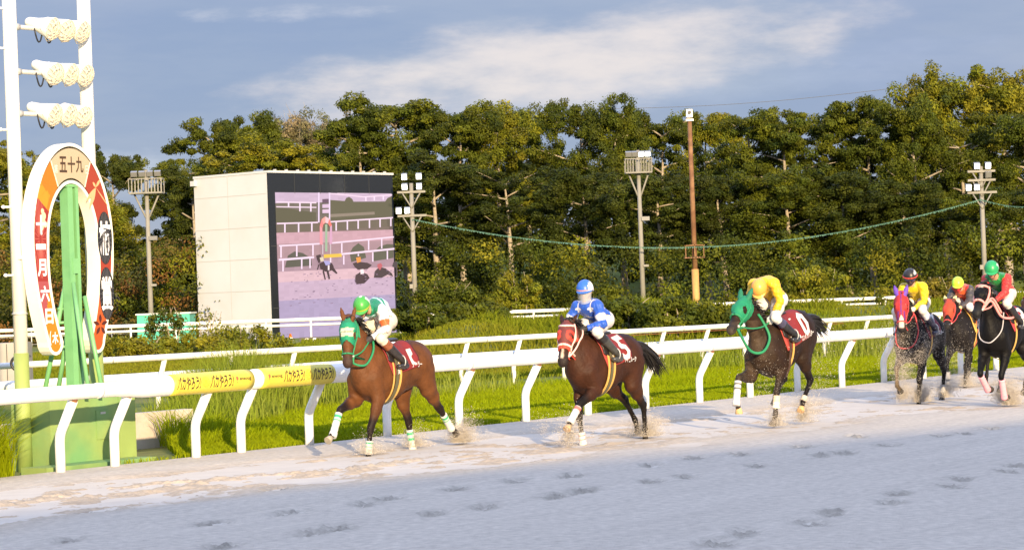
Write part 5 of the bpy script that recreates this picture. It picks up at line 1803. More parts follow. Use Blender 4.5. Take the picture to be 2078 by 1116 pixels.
    cloth = link_mesh('saddle_cloth', vs + inner_, fs + fs2 + rim_, m_cloth, root, True, np.array(cs + cs))
    def letter(body_, xc, phic, w, h, rot=0., bold=.03, name='lettering', vert=False, side=1):
        Vt, Ft_ = text_mesh(body_, 1, bold, vertical=vert)
        if not len(Vt): return
        Vt[:, 0] *= w / (Vt[:, 0].max() - Vt[:, 0].min())
        Vt[:, 1] *= h / (Vt[:, 1].max() - Vt[:, 1].min())
        c_, s_ = math.cos(rot), math.sin(rot)
        Vt = np.stack([Vt[:, 0] * c_ - Vt[:, 1] * s_, Vt[:, 0] * s_ + Vt[:, 1] * c_], 1)
        pts = [flank(xc - side * a_, side * (phic - b_ / .34), .030) for a_, b_ in Vt]
        MB().add(pts, Ft_).build(name, m_num, cloth, local=True)
    for lt in sp.get('letters', []): letter(*lt[0], **lt[1])
    # girths
    for gx, gcol_, gw in sp['girth']:
        mb = MB()
        q = []
        for k in range(41):
            ph = math.pi * (.30 + 1.40 * k / 40)
            q.append(flank(gx - .10 * math.sin(ph - .3) * 0 + .06 * (1 - math.cos(ph)) * 0, ph, .016))
        vs = []
        for k, p in enumerate(q):
            d_ = (p - Vector((gx, 0, 1.17)))
            d_.x = 0
            d_.normalize()
            vs += [p + Vector((-gw, 0, 0)), p + Vector((gw, 0, 0)), p + d_ * .012 + Vector((gw, 0, 0)), p + d_ * .012 + Vector((-gw, 0, 0))]
        fs = [(i * 4 + a_, i * 4 + (a_ + 1) % 4, i * 4 + 4 + (a_ + 1) % 4, i * 4 + 4 + a_) for i in range(40) for a_ in range(4)]
        link_mesh('girth', vs, fs, cm(*gcol_), root)
    # light racing saddle
    Fs = Field((-.35, -.36, 1.0), (.55, .36, 1.95), .014)
    z0 = flank(.05, 0, 0).z
    Fs.chain([tp(.34, z0 + .055), tp(.18, z0 + .035), tp(-.04, z0 + .050)], [(.06, .030), (.085, .026), (.11, .030)], (0, 1, 0), .02)
    for s_ in (-1, 1):
        a_, b_, c_ = flank(.24, .25 * s_, .02), flank(.32, .75 * s_, .02), flank(.36, 1.05 * s_, .02)
        Fs.chain([a_, b_, c_], [(.05, .03), (.10, .02), (.07, .016)], (1, 0, 0), .02)
    V2, F2, T2 = Fs.mesh()
    link_mesh('saddle', V2, F2, m_leather, root, True)
    for f_ in sp.get('extra', []): f_(H)
    return H
# ------------------------------------------------------------------ riders
m_skin = material('skin', vcol=True, rough=.5, spec=.4, var=.05, scale=20)
m_silk = material('racing_silk', vcol=True, rough=.42, spec=.4, var=.05, scale=18, bump=.9, bscale=20, sheen=.1)
m_breech = material('white_breeches', vcol=True, rough=.65, var=.05, scale=14, bump=.7, bscale=20)
m_boot = material('riding_boot', vcol=True, rough=.28, spec=.6, var=.2, scale=20)
m_glove = material('riding_glove', vcol=True, rough=.65)
m_helm = material('helmet_cover', vcol=True, rough=.38, spec=.5)
m_gog = material('goggle_lens', (.03, .03, .035), .08, spec=.9)
m_strap = material('goggle_strap', (.75, .74, .70), .5)
m_visor = material('clear_visor', (.62, .66, .72), .12, spec=.6, alpha=.42)
(B_TOR, B_UA, B_FA, B_HAND, B_HIP, B_TH, B_SH, B_FT, B_NK, B_HD) = range(10)
def rider(H, sp):
    base = Vector(H.tp(.05, 1.55))
    M = H.M @ Matrix.Translation(base)
    root = thing('person', sp['label'], 'rider', group=sp.get('group'), mat=M)
    tp = H.tp
    v3 = lambda x, z, y=0.: tp(x, z, y)
    F = Field((-.55, -.60, .95), (1.25, .60, 2.55), .0100)
    hip, sh = sp.get('hip', (-.05, 1.80)), sp.get('sh', (.36, 2.03))
    hipc, shc = v3(*hip), v3(*sh)
    ax = unit(shc - hipc)
    sd = np.array([0, 1., 0])
    tw = math.radians(sp.get('twist', 0))
    ssd = np.array([-math.sin(tw), math.cos(tw), 0])
    bkv = unit(np.cross(ax, sd))
    if bkv[2] < 0: bkv = -bkv
    m1 = hipc + (shc - hipc) * .35 + bkv * sp.get('arch', .05)
    m2 = hipc + (shc - hipc) * .72 + bkv * sp.get('arch', .05)
    # torso
    F.chain([hipc, m1, m2, shc], [(.150, .105), (.130, .095), (.155, .110), (.125, .085)], sd, .05, B_TOR)
    F.seg(hipc + sd * .075 - ax * .03, hipc - sd * .075 - ax * .03, (.125, .125), (.125, .125), ax, .05, B_HIP)
    for s_ in (-1, 1): F.seg(m2 + ssd * .05 * s_, shc + ssd * .155 * s_, .085, .068, None, .05, B_TOR)
    # head
    hc = np.array([v3(*sp['head'])[0], sp.get('heady', 0), v3(*sp['head'])[2]])
    hy, hpit = math.radians(sp.get('hyaw', 0)), math.radians(sp.get('hpitch', -15))
    fw = np.array([math.cos(hy) * math.cos(hpit), math.sin(hy) * math.cos(hpit), math.sin(hpit)])
    hs = np.array([-math.sin(hy), math.cos(hy), 0])
    rl = math.radians(sp.get('hroll', 0))
    up = np.cross(fw, hs)
    if up[2] < 0: up = -up
    hs, up = hs * math.cos(rl) + up * math.sin(rl), up * math.cos(rl) - hs * math.sin(rl)
    hh = lambda f, u, s_=0.: hc + fw * f + up * u + hs * s_
    F.seg(shc + ax * .01, hh(-.03, -.06), .058, .052, None, .03, B_NK)
    F.seg(hh(-.018, .035), hh(.0, .0), (.078, .094), (.076, .092), hs, .03, B_HD)
    F.seg(hh(.015, -.03), hh(.045, -.085), (.062, .066), (.034, .036), hs, .03, B_HD)
    F.chain([hh(.085, .012), hh(.104, -.026), hh(.095, -.034)], [.010, .014, .012], hs, .012, B_HD)      # nose
    F.seg(hh(.076, .022, .030), hh(.076, .022, -.030), .014, .014, None, .015, B_HD)                     # brow
    F.seg(hh(.080, -.066, .016), hh(.080, -.066, -.016), .009, .009, None, .008, B_HD)                   # lips
    for s_ in (-1, 1): F.seg(hh(-.005, .005, .078 * s_), hh(-.015, -.035, .078 * s_), (.010, .022), (.010, .014), hs, .01, B_HD)
    # arms
    info = {}
    HND = {}
    for s_, nm in ((1, 'L'), (-1, 'R')):
        S0 = shc + ssd * .175 * s_
        hd = sp['hand' + nm] if 'hand' + nm in sp else (sp['hand'][0], sp['hand'][1], sp['hand'][2] * s_)
        Wp = v3(hd[0], hd[1], hd[2])
        l1, l2 = .275, .245
        D = Wp - S0
        d = np.linalg.norm(D)
        if d > (l1 + l2) * .99:
            Wp = S0 + D / d * (l1 + l2) * .99
            D = Wp - S0
            d = np.linalg.norm(D)
        a = (l1 * l1 - l2 * l2 + d * d) / (2 * d)
        h = math.sqrt(max(0, l1 * l1 - a * a))
        ob = np.array(sp.get('elbow', (-.55, .75, -.25)), float) * np.array([1, s_, 1])
        u = D / d
        ob = unit(ob - u * (ob @ u))
        E = S0 + u * a + ob * h
        F.chain([S0, S0 + (E - S0) * .5, E], [.066, .060, .046], None, .035, B_UA)
        F.chain([E, E + (Wp - E) * .4, Wp], [.046, .044, .029], None, .02, B_FA)
        info['S' + nm], info['E' + nm], info['W' + nm] = S0, E, Wp
        # closed hand: palm, four bent fingers of unequal length, thumb from the side of the palm
        fd = unit(unit(Wp - E) + np.array([.25, 0, -.25]))
        ac = unit(np.array([0, 0, 1.]) - fd * fd[2])               # thumb side up
        pn = np.cross(fd, ac)                                      # across the fist
        if pn[1] * s_ > 0: pn = -pn                                # palm faces inwards
        pc_ = Wp + fd * .055
        F.seg(Wp + fd * .012, Wp + fd * .085, (.040, .020), (.042, .019), ac, .015, B_HAND)
        for q, ln in enumerate((.92, 1.0, .95, .78)):
            b0 = Wp + fd * .090 + ac * (.030 - .020 * q)
            k1 = b0 + (fd * .024 + pn * .022) * ln
            k2 = k1 + (-fd * .016 + pn * .026) * ln
            k3 = k2 + (-fd * .024 - pn * .008) * ln
            F.chain([b0, k1, k2, k3], [.0115, .0108, .0100, .0085], ac, .004, B_HAND)
        F.chain([Wp + fd * .025 + ac * .034 + pn * .006, Wp + fd * .060 + ac * .050 + pn * .018, Wp + fd * .085 + ac * .040 + pn * .030], [.013, .012, .009], ac, .008, B_HAND)
        HND[nm] = Wp + fd * .085 + pn * .022
    # legs
    for s_, nm in ((1, 'L'), (-1, 'R')):
        Hj = hipc + sd * .095 * s_ - bkv * .03
        kx, kz, ky = sp.get('knee', (.55, 1.645, .235))
        K = v3(kx, kz, ky * s_)
        fxn, fz, fyy = sp.get('foot', (.14, 1.30, .335))
        A = v3(fxn, fz, fyy * s_)
        F.chain([Hj, Hj + (K - Hj) * .5, K], [.105, .085, .060], None, .04, B_TH)
        F.chain([K, K + (A - K) * .35, A], [.058, .056, .036], None, .02, B_SH)
        toe = A + np.array([.16, .01 * s_, -.045])
        F.chain([A + np.array([-.035, 0, -.045]), A + np.array([.05, 0, -.05]), toe], [(.034, .032), (.040, .030), (.034, .022)], (0, 1, 0), .02, B_FT)
        info['K' + nm], info['A' + nm], info['H' + nm], info['T' + nm] = K, A, Hj, toe
    V, Fc, T = F.mesh()
    N_ = vnormals(V, Fc)
    Vl = V - np.array(base)
    par = lambda a, b: ((V - a) @ (b - a)) / ((b - a) @ (b - a))
    side = np.where(V[:, 1] > 0, 1, -1)
    dl = lambda a, b: np.where(side > 0, par(info[a + 'L'], info[b + 'L']), par(info[a + 'R'], info[b + 'R']))
    tU, tF, tS, tT = dl('S', 'E'), dl('E', 'W'), dl('K', 'A'), dl('H', 'K')
    tx = par(hipc, shc)
    fwd = (V - hc) @ fw
    skin = np.tile(np.array(sp.get('skin', (.46, .25, .16))), (len(V), 1))
    uu, ss = (V - hc) @ up, (V - hc) @ hs
    lips = (T == B_HD) & (np.abs(uu + .066) < .010) & (np.abs(ss) < .026) & (fwd > .06)
    skin[lips] = (.36, .13, .10)
    hairm = (T == B_HD) & (fwd < -.02) & (uu > -.06)
    skin[hairm] = (.02, .016, .013)
    body = link_mesh('body', Vl, Fc, m_skin, root, True, skin)
    wob = vnoise(V[:, 0] * 11 + 60, V[:, 2] * 11 + V[:, 1] * 9 + 60, 4, 3)
    # jacket
    jm = np.isin(T, (B_TOR, B_UA, B_NK)) | ((T == B_FA) & (tF < .97)) | ((T == B_HIP) & (tx > .10))
    jm &= ~((T == B_NK) & (((V - shc) @ unit(hh(-.03, -.06) - shc)) > .055))
    arm = np.isin(T, (B_UA, B_FA))
    ctx = dict(V=V, T=T, N=N_, tU=tU, tF=tF, tx=tx, arm=arm, base=V - shc, side=side, y=V[:, 1], z=V[:, 2], bk=(V - (hipc + shc) / 2) @ bkv, along=(V - hipc) @ ax)
    shell('jacket', Vl, Fc, N_, jm, np.where(arm, .007, .010) + .034 * np.clip(wob - .42, 0, 1) + .010 * np.sin(np.where(arm, tF * 30, tx * 22 + V[:, 1] * 8)) * .25, m_silk, root, np.array(sp['silk'](ctx)))
    bm_ = np.isin(T, (B_HIP, B_TH)) & (tx < .20) | ((T == B_TH)) | ((T == B_SH) & (tS < .20))
    bcol = np.tile(np.array(sp.get('breech', (.60, .58, .55))), (len(V), 1))
    shell('breeches', Vl, Fc, N_, bm_, .006 + .010 * np.clip(wob - .45, 0, 1), m_breech, root, bcol)
    for s_, nm in ((1, 'L'), (-1, 'R')):
        m = (((T == B_SH) & (tS > .14)) | (T == B_FT)) & (side == s_)
        bc = np.tile(np.array(sp.get('boot', (.018, .016, .016))), (len(V), 1))
        if 'boottop' in sp: bc[(tS < .34) & (T == B_SH)] = sp['boottop']
        shell('boot', Vl, Fc, N_, m, .010, m_boot, root, bc)
        m = ((T == B_HAND) | ((T == B_FA) & (tF > .86))) & (side == s_)
        shell('glove', Vl, Fc, N_, m, .0035, m_glove, root, np.tile(np.array(sp.get('glove', (.02, .02, .02))), (len(V), 1)), .002)
    # helmet: shell with brim and covered crown
    hv = lambda f, u, s_=0.: Vector(hh(f, u, s_)) - base
    mb = MB()
    R_, K_ = 14, 28
    vs, cs = [], []
    hcf = sp['helm']
    for i in range(R_ + 1):
        th = math.pi * .5 * i / R_
        for j in range(K_):
            a = 2 * math.pi * j / K_
            f, s2, u = math.cos(a) * math.sin(th), math.sin(a) * math.sin(th), math.cos(th)
            dz = -.030 if i == R_ and math.cos(a) < -.2 else 0
            vs.append(hv(-.008 + .142 * f, .028 + .142 * u + dz, .120 * s2))
            cs.append(hcf(f, s2, u))
    n0 = len(vs)
    for j in range(K_):
        a = 2 * math.pi * j / K_
        vs.append(hv(-.008 + .108 * math.cos(a), .024 - (.030 if math.cos(a) < -.2 else 0), .088 * math.sin(a)))
        cs.append((.03, .03, .03))
    fs = [(i * K_ + j, (i + 1) * K_ + j, (i + 1) * K_ + (j + 1) % K_, i * K_ + (j + 1) % K_) for i in range(R_) for j in range(K_)]
    fs += [(R_ * K_ + j, n0 + j, n0 + (j + 1) % K_, R_ * K_ + (j + 1) % K_) for j in range(K_)]
    helm = link_mesh('helmet', vs, fs, m_helm, root, True, np.array(cs))
    mb = MB()
    pk = []
    for k in range(13):
        a = -1.25 + 2.5 * k / 12
        for rr, du in ((1.0, .0), (1.0 + .36 * math.cos(a * 1.15), -.018)):
            pk.append(hv(-.008 + .136 * math.cos(a) * rr, .030 + du, .115 * math.sin(a) * (1 + (rr - 1) * .4)))
    pk += [p + Vector(up) * .008 for p in pk]
    fs = [(2 * k, 2 * k + 2, 2 * k + 3, 2 * k + 1) for k in range(12)] + [(26 + 2 * k, 26 + 2 * k + 1, 26 + 2 * k + 3, 26 + 2 * k + 2) for k in range(12)] + [(2 * k + 1, 2 * k + 3, 26 + 2 * k + 3, 26 + 2 * k + 1) for k in range(12)]
    link_mesh('brim', pk, fs, m_helm, helm, False, np.tile(np.array(sp.get('brim', sp['helm'](1, 0, .3))), (52, 1)))
    if 'band' in sp:
        MB().tube([hv(-.008 + .143 * math.cos(2 * math.pi * k / 28), .040, .121 * math.sin(2 * math.pi * k / 28)) for k in range(29)], .011, 6).build('helmet_band', cm(*sp['band']), helm, True, local=True)
    for s_ in (-1, 1): MB().tube([hv(-.01, .02, .088 * s_), hv(.01, -.05, .076 * s_), hv(.045, -.105, .030 * s_)], .006, 6).build('chin_strap', DARK, helm, True, local=True)
    for s_ in (-1, 1): MB().ball(hv(.076, .003, .031 * s_), .013, 10, 7).build('eye', m_eye, root, True, local=True)
    if sp.get('goggles', True):
        gp = [hv(.012 + .088 * math.cos(a), .004, .088 * math.sin(a)) for a in np.linspace(-1.05, 1.05, 11)]
        mb = MB()
        u3 = Vector(up)
        vs = [p + u3 * .026 for p in gp] + [p - u3 * .024 for p in gp] + [p + u3 * .026 + Vector(fw) * .012 for p in gp] + [p - u3 * .024 + Vector(fw) * .012 for p in gp]
        fs = [(22 + k, 23 + k, 34 + k, 33 + k) for k in range(10)] + [(k, k + 1, 23 + k, 22 + k) for k in range(10)] + [(11 + k, 33 + k, 34 + k, 12 + k) for k in range(10)]
        g = link_mesh('goggles', vs, fs, cm(*sp['gog']) if 'gog' in sp else m_gog, root)
        MB().tube([hv(.060, .006, .082), hv(.0, .012, .098), hv(-.06, .02, .092)], .009, 6).build('goggle_strap', m_strap, g, True, local=True)
        MB().tube([hv(.060, .006, -.082), hv(.0, .012, -.098), hv(-.06, .02, -.092)], .009, 6).build('goggle_strap', m_strap, g, True, local=True)
    if sp.get('visor'):
        vs = []
        for i in range(9):
            for k in range(15):
                a = -1.35 + 2.7 * k / 14
                vs.append(hv(.012 + (.128 - .012 * i / 8) * math.cos(a), .035 - .165 * i / 8 - .02 * math.cos(a) * i / 8, (.108 - .02 * i / 8) * math.sin(a)))
        vs2 = [v - Vector(fw) * .002 for v in vs]
        fs = [(i * 15 + k, i * 15 + k + 1, i * 15 + k + 16, i * 15 + k + 15) for i in range(8) for k in range(14)]
        link_mesh('visor', vs, fs, m_visor, helm, True)
    if sp.get('mask'):
        m = (T == B_HD) & (uu < -.022) & (fwd > -.02)
        shell('face_cover', Vl, Fc, N_, m, .006, cm(*sp['mask']), root, None, .002)
    if 'bib' in sp:
        sp['bib'](H, root, base, info, hh)
    # stirrups and reins belong to the horse
    for s_, nm in ((1, 'L'), (-1, 'R')):
        A, toe = Vector(info['A' + nm]), Vector(info['T' + nm])
        c = A.lerp(toe, .48) + Vector((0, 0, -.035))
        q = [c + Vector((0, .062 * math.cos(a), .075 + .085 * math.sin(a))) for a in np.linspace(math.pi * 1.22, -math.pi * .22, 12)]
        st_ = MB().tube(q + [q[0]], .008, 6).build('stirrup', STEEL, H.root, True, local=True)
        top_ = Vector(H.flank(.24, .35 * s_, .03))
        MB().tube([top_, Vector(H.flank(.25, .80 * s_, .045)), c + Vector((0, 0, .16))], .011, 6).build('stirrup_leather', m_leather, H.root, True, local=True)
    rc = sp.get('rein')
    if rc:
        for s_, nm in ((1, 'L'), (-1, 'R')):
            b = Vector(H.hp(.80, -.050, .075 * s_))
            e = Vector(HND[nm])
            m = b.lerp(e, .5) + Vector((0, .10 * s_, -rc[2]))
            path = bez(b, m, e, 12)
            path2 = []
            for p in path:
                h_ = H.bvh.find_nearest(p)
                d_ = p - Vector(h_[0])
                inside = d_.dot(Vector(h_[1])) < .012
                path2.append(Vector(h_[0]) + Vector(h_[1]) * .014 if inside else p)
            MB().tube(path2, rc[1], 7).build('rein', cm(*rc[0]), H.root, True, local=True)
    return root, info, base

# ------------------------------------------------------------------ the field
def const(c): return lambda t, u, v, e: c
GRN, GRN2 = (.02, .36, .17), (.03, .45, .24)
def hood1(t, u, v, e):
    if .22 < t < .40 and abs(v) < .085: return (.50, .47, .34) if abs(t - .31) > .012 else (.10, .16, .10)
    return (.015, .17, .085) if t < .10 else (.010, .23, .115)
def hood2(t, u, v, e):
    if t > .56: return (.55, .05, .035)
    r = math.hypot((t - .36) * .6, abs(v) - .088)
    if .028 < r < .068 and abs(v) > .035: return (.62, .05, .03)
    if r <= .028: return (.14, .02, .015)
    return (.13, .030, .025)
def hood3(t, u, v, e): return (.008, .20, .09) if not e else (.012, .15, .075)
def hood4(t, u, v, e):
    if e: return (.13, .055, .36)
    if abs(v) < .010 or (t > .50 and abs(abs(v) - .045) < .012): return (.13, .02, .16)
    return (.36, .022, .022)
def hood5(t, u, v, e): return (.44, .05, .018) if not e else ((.75, .62, .25) if t < -.12 else (.10, .03, .02))
BLK = (.012, .010, .010)
REDC = (.20, .018, .018)
PINK = ('salmon_pink_strap', (.80, .30, .27), .6)
PALEP = ('pale_pink_strap', (.82, .50, .44), .6)
GREENS = ('green_strap', (.02, .22, .09), .6)
YSTR = ('yellow_girth', (.62, .38, .10), .7)
OLIVE = ('olive_girth', (.10, .09, .05), .7)
w_ = np.where
SPECS = [
 dict(label='leading bay horse in a green hood with white band, white and green leg wraps', O=(-1.82, 36.8, -.08), a=33, sc=1.05, seed=1,
  coat=((.108, .040, .013), (.052, .021, .009), (.013, .008, .007)), poll=(1.00, 1.93), muzzle=(1.16, 1.36), yaw=27, polly=.02, ears=-.1,
  legs={'LF': ((.73, .42), (.77, .13), (.79, -.02)), 'RF': ((1.05, .70), (1.22, .42), (1.36, .29)), 'LH': ((-.97, .58), (-1.24, .30), (-1.36, .22)), 'RH': ((-.56, .42), (-.60, .10), (-.60, -.05))},
  wraps={'LF': ((.60, .59, .55), (.04, .36, .17), (.15, .45), .35, .45), 'RF': ((.60, .59, .55), (.04, .36, .17), (.15, .3), .28), 'LH': ((.60, .59, .55), (.04, .36, .17), (.15, .32), .18), 'RH': ((.60, .59, .55), (.04, .36, .17), (.15, .40), .2)},
  hood=dict(col=hood1, t1=.50, arch=.10, eye=.050), bridle=dict(mat=GREENS, nose=.78, w=.012, brow=False), tail=(-.62, -.46, -.42), hoof={'RF': (.30, .26, .20)},
  cloth=dict(x0=.46, x1=-.28, col=REDC, phi=1.72), girth=[(.27, OLIVE, .032), (.19, YSTR, .018), (.345, YSTR, .010)],
  letters=[(('1', -.14, .90, .10, .24), {}), (('ソーラー', -.20, 1.28, .24, .085), {}), (('楠賞', .24, 1.42, .07, .16), dict(vert=True))]),
 dict(label='dark bay horse in a red eyed hood and pale pink bridle, second in line', O=(1.32, 37.1, -.10), a=34, sc=1.05, seed=2,
  coat=((.044, .0155, .007), (.012, .006, .004), (.007, .005, .004)), poll=(.94, 1.80), muzzle=(1.26, 1.20), yaw=17, ears=.25,
  legs={'LF': ((.90, .66), (1.10, .46), (1.22, .33)), 'RF': ((.50, .46), (.46, .14), (.44, .0)), 'LH': ((-.80, .55), (-.84, .24), (-.83, .05)), 'RH': ((-.75, .62), (-.96, .35), (-1.0, .26))},
  wraps={'LF': ((.62, .59, .56), (.52, .14, .12), (.06, .16), .22), 'RF': ((.62, .59, .56), (.50, .10, .08), (.25, .55), .45, .55)}, hoof={'LF': (.42, .28, .16), 'RF': (.70, .62, .50)},
  hood=dict(col=hood2, t1=.66, arch=.06, eye=.030), bridle=dict(mat=PALEP, nose=.60, w=.015, nosemat=('pale_noseband', (.80, .62, .52), .6), nose2=(.67, .012, ('red_noseband', (.60, .07, .04), .6))), tail=(-.58, .06, -.42),
  blaze=(.66, .92, .014, (.55, .42, .32)),
  cloth=dict(x0=.46, x1=-.29, col=REDC, trim=(.30, .04, .03), phi=1.70), girth=[(.27, OLIVE, .028), (.20, YSTR, .018), (.34, YSTR, .018)],
  letters=[(('5', -.14, .80, .20, .40), {}), (('ケイズルーク', -.21, 1.36, .30, .085), {})]),
 dict(label='dark brown horse in a full green hood, third in line, tail flying', O=(4.25, 39.87, 0), a=34, sc=1.08, pitch=8, seed=3,
  coat=((.022, .011, .006), (.010, .006, .005), (.006, .004, .004)), poll=(1.10, 1.86), muzzle=(1.55, 1.44), yaw=2, ears=-.35,
  legs={'LF': ((.46, .50), (.50, .16), (.57, .03)), 'RF': ((1.10, .74), (1.22, .40), (1.14, .16)), 'LH': ((-.62, .62), (-.40, .34), (-.30, .18)), 'RH': ((-.30, .66), (-.02, .50), (.02, .36))},
  wraps={'RF': ((.62, .60, .57), (.03, .03, .03), (.12, .32), .28), 'LF': ((.72, .58, .38), (.74, .72, .68), (.6, .75, .9), -.35), 'LH': ((.50, .46, .40), (.5, .42, .34), (.9,), .25, .75)}, hoof={'RF': (.62, .42, .20), 'LH': (.60, .36, .15), 'LF': (.16, .14, .12)},
  hood=dict(col=hood3, t1=.56, arch=.10, eye=.048, ears=True, back=.20), bridle=dict(mat=GREENS, nose=.60, w=.014, brow=False), tail=(-.75, -.10, -.22), spots=.985, dust=(.15, (.26, .19, .12), .6),
  cloth=dict(x0=.46, x1=-.36, col=REDC, trim=(.34, .05, .04), phi=1.74, slant=.18), girth=[(.29, ('dark_girth', (.06, .03, .02), .7), .028), (.19, YSTR, .018)],
  letters=[(('10', -.18, .82, .34, .36), {}), (('ロンギングスター', -.25, 1.32, .34, .10), dict(rot=.12))]),
 dict(label='black horse in a red and purple hood with purple ears, splashed with sand', O=(7.45, 46.0, -.10), a=27, sc=1.07, seed=4,
  coat=((.007, .005, .005), (.006, .005, .005), (.005, .004, .004)), poll=(.95, 1.92), muzzle=(1.22, 1.33), yaw=16, ears=.0,
  legs={'LF': ((.56, .48), (.57, .16), (.60, .0)), 'RF': ((.92, .70), (.98, .40), (.80, .30)), 'LH': ((-.86, .58), (-.80, .24), (-.72, .05)), 'RH': ((-.50, .60), (-.25, .32), (-.12, .20))},
  wraps={'LH': ((.34, .33, .32), (.3, .3, .3), (.9,), .35, .6)}, hood=dict(col=hood4, t1=.64, arch=.16, eye=.042, ears=True, back=.17), bridle=dict(mat=('red_strap', (.55, .06, .06), .6), nose=.80, w=.011, brow=False), tail=(-.7, .0, -.4),
  blaze=(.40, .98, .034, (.62, .48, .40)), dust=(.95, (.34, .24, .14), .30), spots=.93,
  cloth=dict(x0=.46, x1=-.29, col=(.16, .02, .035), phi=1.62), girth=[(.27, YSTR, .02)],
  letters=[(('7', -.17, .85, .30, .36), {}), (('スター', -.24, 1.30, .24, .09), {})]),
 dict(label='dark horse half hidden between the two front right horses, orange red face mask', O=(9.42, 52.0, -.08), a=29, sc=1.04, seed=5,
  coat=((.010, .008, .008), (.009, .007, .007), (.007, .006, .006)), poll=(1.05, 1.76), muzzle=(1.42, 1.32), yaw=10, ears=.1,
  legs={'LF': ((.62, .46), (.66, .14), (.68, -.02)), 'RF': ((.92, .60), (.96, .28), (.98, .14)), 'LH': ((-.80, .58), (-.70, .24), (-.62, .06)), 'RH': ((-.5, .6), (-.3, .3), (-.2, .2))},
  wraps={'RF': ((.36, .34, .33), (.3, .3, .3), (.9,), .3, .6)}, hoof={'RF': (.40, .38, .36)}, hood=dict(col=hood5, t1=.60, arch=.1, eye=.04, ears=True, back=.17), bridle=dict(mat=('red_strap', (.55, .06, .06), .6), nose=.80, w=.011, brow=False),
  cloth=dict(x0=.48, x1=-.28, col=(.42, .07, .03), trim=(.60, .36, .08), phi=1.70), girth=[(.27, ('orange_girth', (.55, .14, .05), .7), .03), (.34, YSTR, .014)], letters=[]),
 dict(label='jet black horse in a pink bridle and harness with a white star, rightmost in front', O=(8.55, 43.6, .03), a=31, sc=1.05, seed=6,
  coat=((.0035, .003, .003), (.0035, .003, .003), (.003, .003, .003)), poll=(.98, 1.97), muzzle=(1.40, 1.50), yaw=4, ears=.5,
  legs={'LF': ((.66, .46), (.52, .16), (.36, .10)), 'RF': ((.90, .52), (.66, .28), (.46, .24)), 'LH': ((-.70, .60), (-.52, .26), (-.42, .10)), 'RH': ((-.30, .60), (-.02, .36), (.04, .16))},
  wraps={'LF': ((.78, .36, .42), (.70, .28, .34), (.8,), .25), 'RF': ((.78, .36, .42), (.70, .28, .34), (.8,), .25)},
  bridle=dict(mat=PINK, nose=.62, w=.019), blaze=(.14, .20, .030, (.8, .8, .8)), tail=(-.7, .0, -.4),
  cloth=dict(x0=.46, x1=-.29, col=(.34, .04, .05), phi=1.55), girth=[(.29, YSTR, .02)], letters=[(('3', -.17, .80, .24, .36), {})]),
 dict(label='dark horse at the very right edge behind the black one, red leg wraps', O=(11.55, 54.5, -.06), a=30, sc=1.04, seed=7,
  coat=((.05, .026, .016), (.03, .018, .012), (.014, .012, .011)), poll=(1.0, 1.78), muzzle=(1.40, 1.34), yaw=0, ears=.3,
  legs={'LF': ((.86, .62), (.98, .34), (1.02, .2)), 'RF': ((.60, .50), (.62, .18), (.64, .03)), 'LH': ((-.80, .58), (-.75, .24), (-.70, .06)), 'RH': ((-.5, .6), (-.3, .3), (-.2, .2))},
  wraps={'LF': ((.66, .07, .06), (.10, .02, .02), (.1, .25), .2), 'RF': ((.66, .07, .06), (.10, .02, .02), (.1, .25), .2)},
  bridle=dict(mat=('red_strap', (.55, .06, .06), .6), w=.012), cloth=dict(x0=.46, x1=-.29, col=(.34, .04, .05), phi=1.6), girth=[(.29, YSTR, .02)], letters=[]),
]
def neck_loop(mat, pts, r):
    def f(H):
        q = []
        for p in smoothpath([H.hp(*p[1:]) if p[0] == 'h' else H.tp(p[1], p[2], p[3]) for p in pts], 6):
            h_ = H.bvh.find_nearest(Vector(p))
            d_ = Vector(p) - Vector(h_[0])
            q.append(Vector(h_[0]) + Vector(h_[1]) * .016 if d_.dot(Vector(h_[1])) < .016 else Vector(p))
        MB().tube(q, r, 8).build('neck_strap', cm(*mat), H.root, True, local=True)
    return f
SPECS[0]['extra'] = [neck_loop(GREENS, [('h', .80, -.05, .06), ('b', 1.04, 1.33, .12), ('b', .88, 1.30, .20), ('b', .70, 1.46, .20), ('b', .58, 1.62, .12), ('b', .60, 1.66, .06)], .016)]
SPECS[2]['extra'] = [neck_loop(GREENS, [('h', .86, -.06, .06), ('b', 1.16, 1.28, .10), ('b', .96, 1.22, .20), ('b', .74, 1.38, .21), ('b', .74, 1.60, .14), ('b', .80, 1.74, .08)], .020)]
SPECS[3]['extra'] = [neck_loop(('red_strap', (.55, .06, .06), .6), [('b', .62, 1.60, .10), ('b', .70, 1.30, .20), ('b', .78, 1.08, .12), ('b', .80, 1.04, 0), ('b', .78, 1.08, -.12), ('b', .70, 1.3, -.2), ('b', .62, 1.6, -.1)], .011)]
SPECS[5]['extra'] = [neck_loop(PINK, [('h', .80, -.05, .07), ('b', 1.0, 1.70, .14), ('b', .80, 1.45, .22), ('b', .55, 1.40, .28), ('b', .30, 1.42, .27)], .020),
                     neck_loop(PINK, [('h', .70, -.06, .09), ('b', .92, 1.74, .13), ('b', .74, 1.50, .21), ('b', .66, 1.62, .12)], .016),
                     neck_loop(('grey_cord', (.45, .42, .42), .6), [('b', .60, 1.50, .20), ('b', .72, 1.22, .20), ('b', .86, 1.05, .10), ('b', .88, 1.02, 0), ('b', .80, 1.1, -.14), ('b', .66, 1.4, -.2)], .010)]

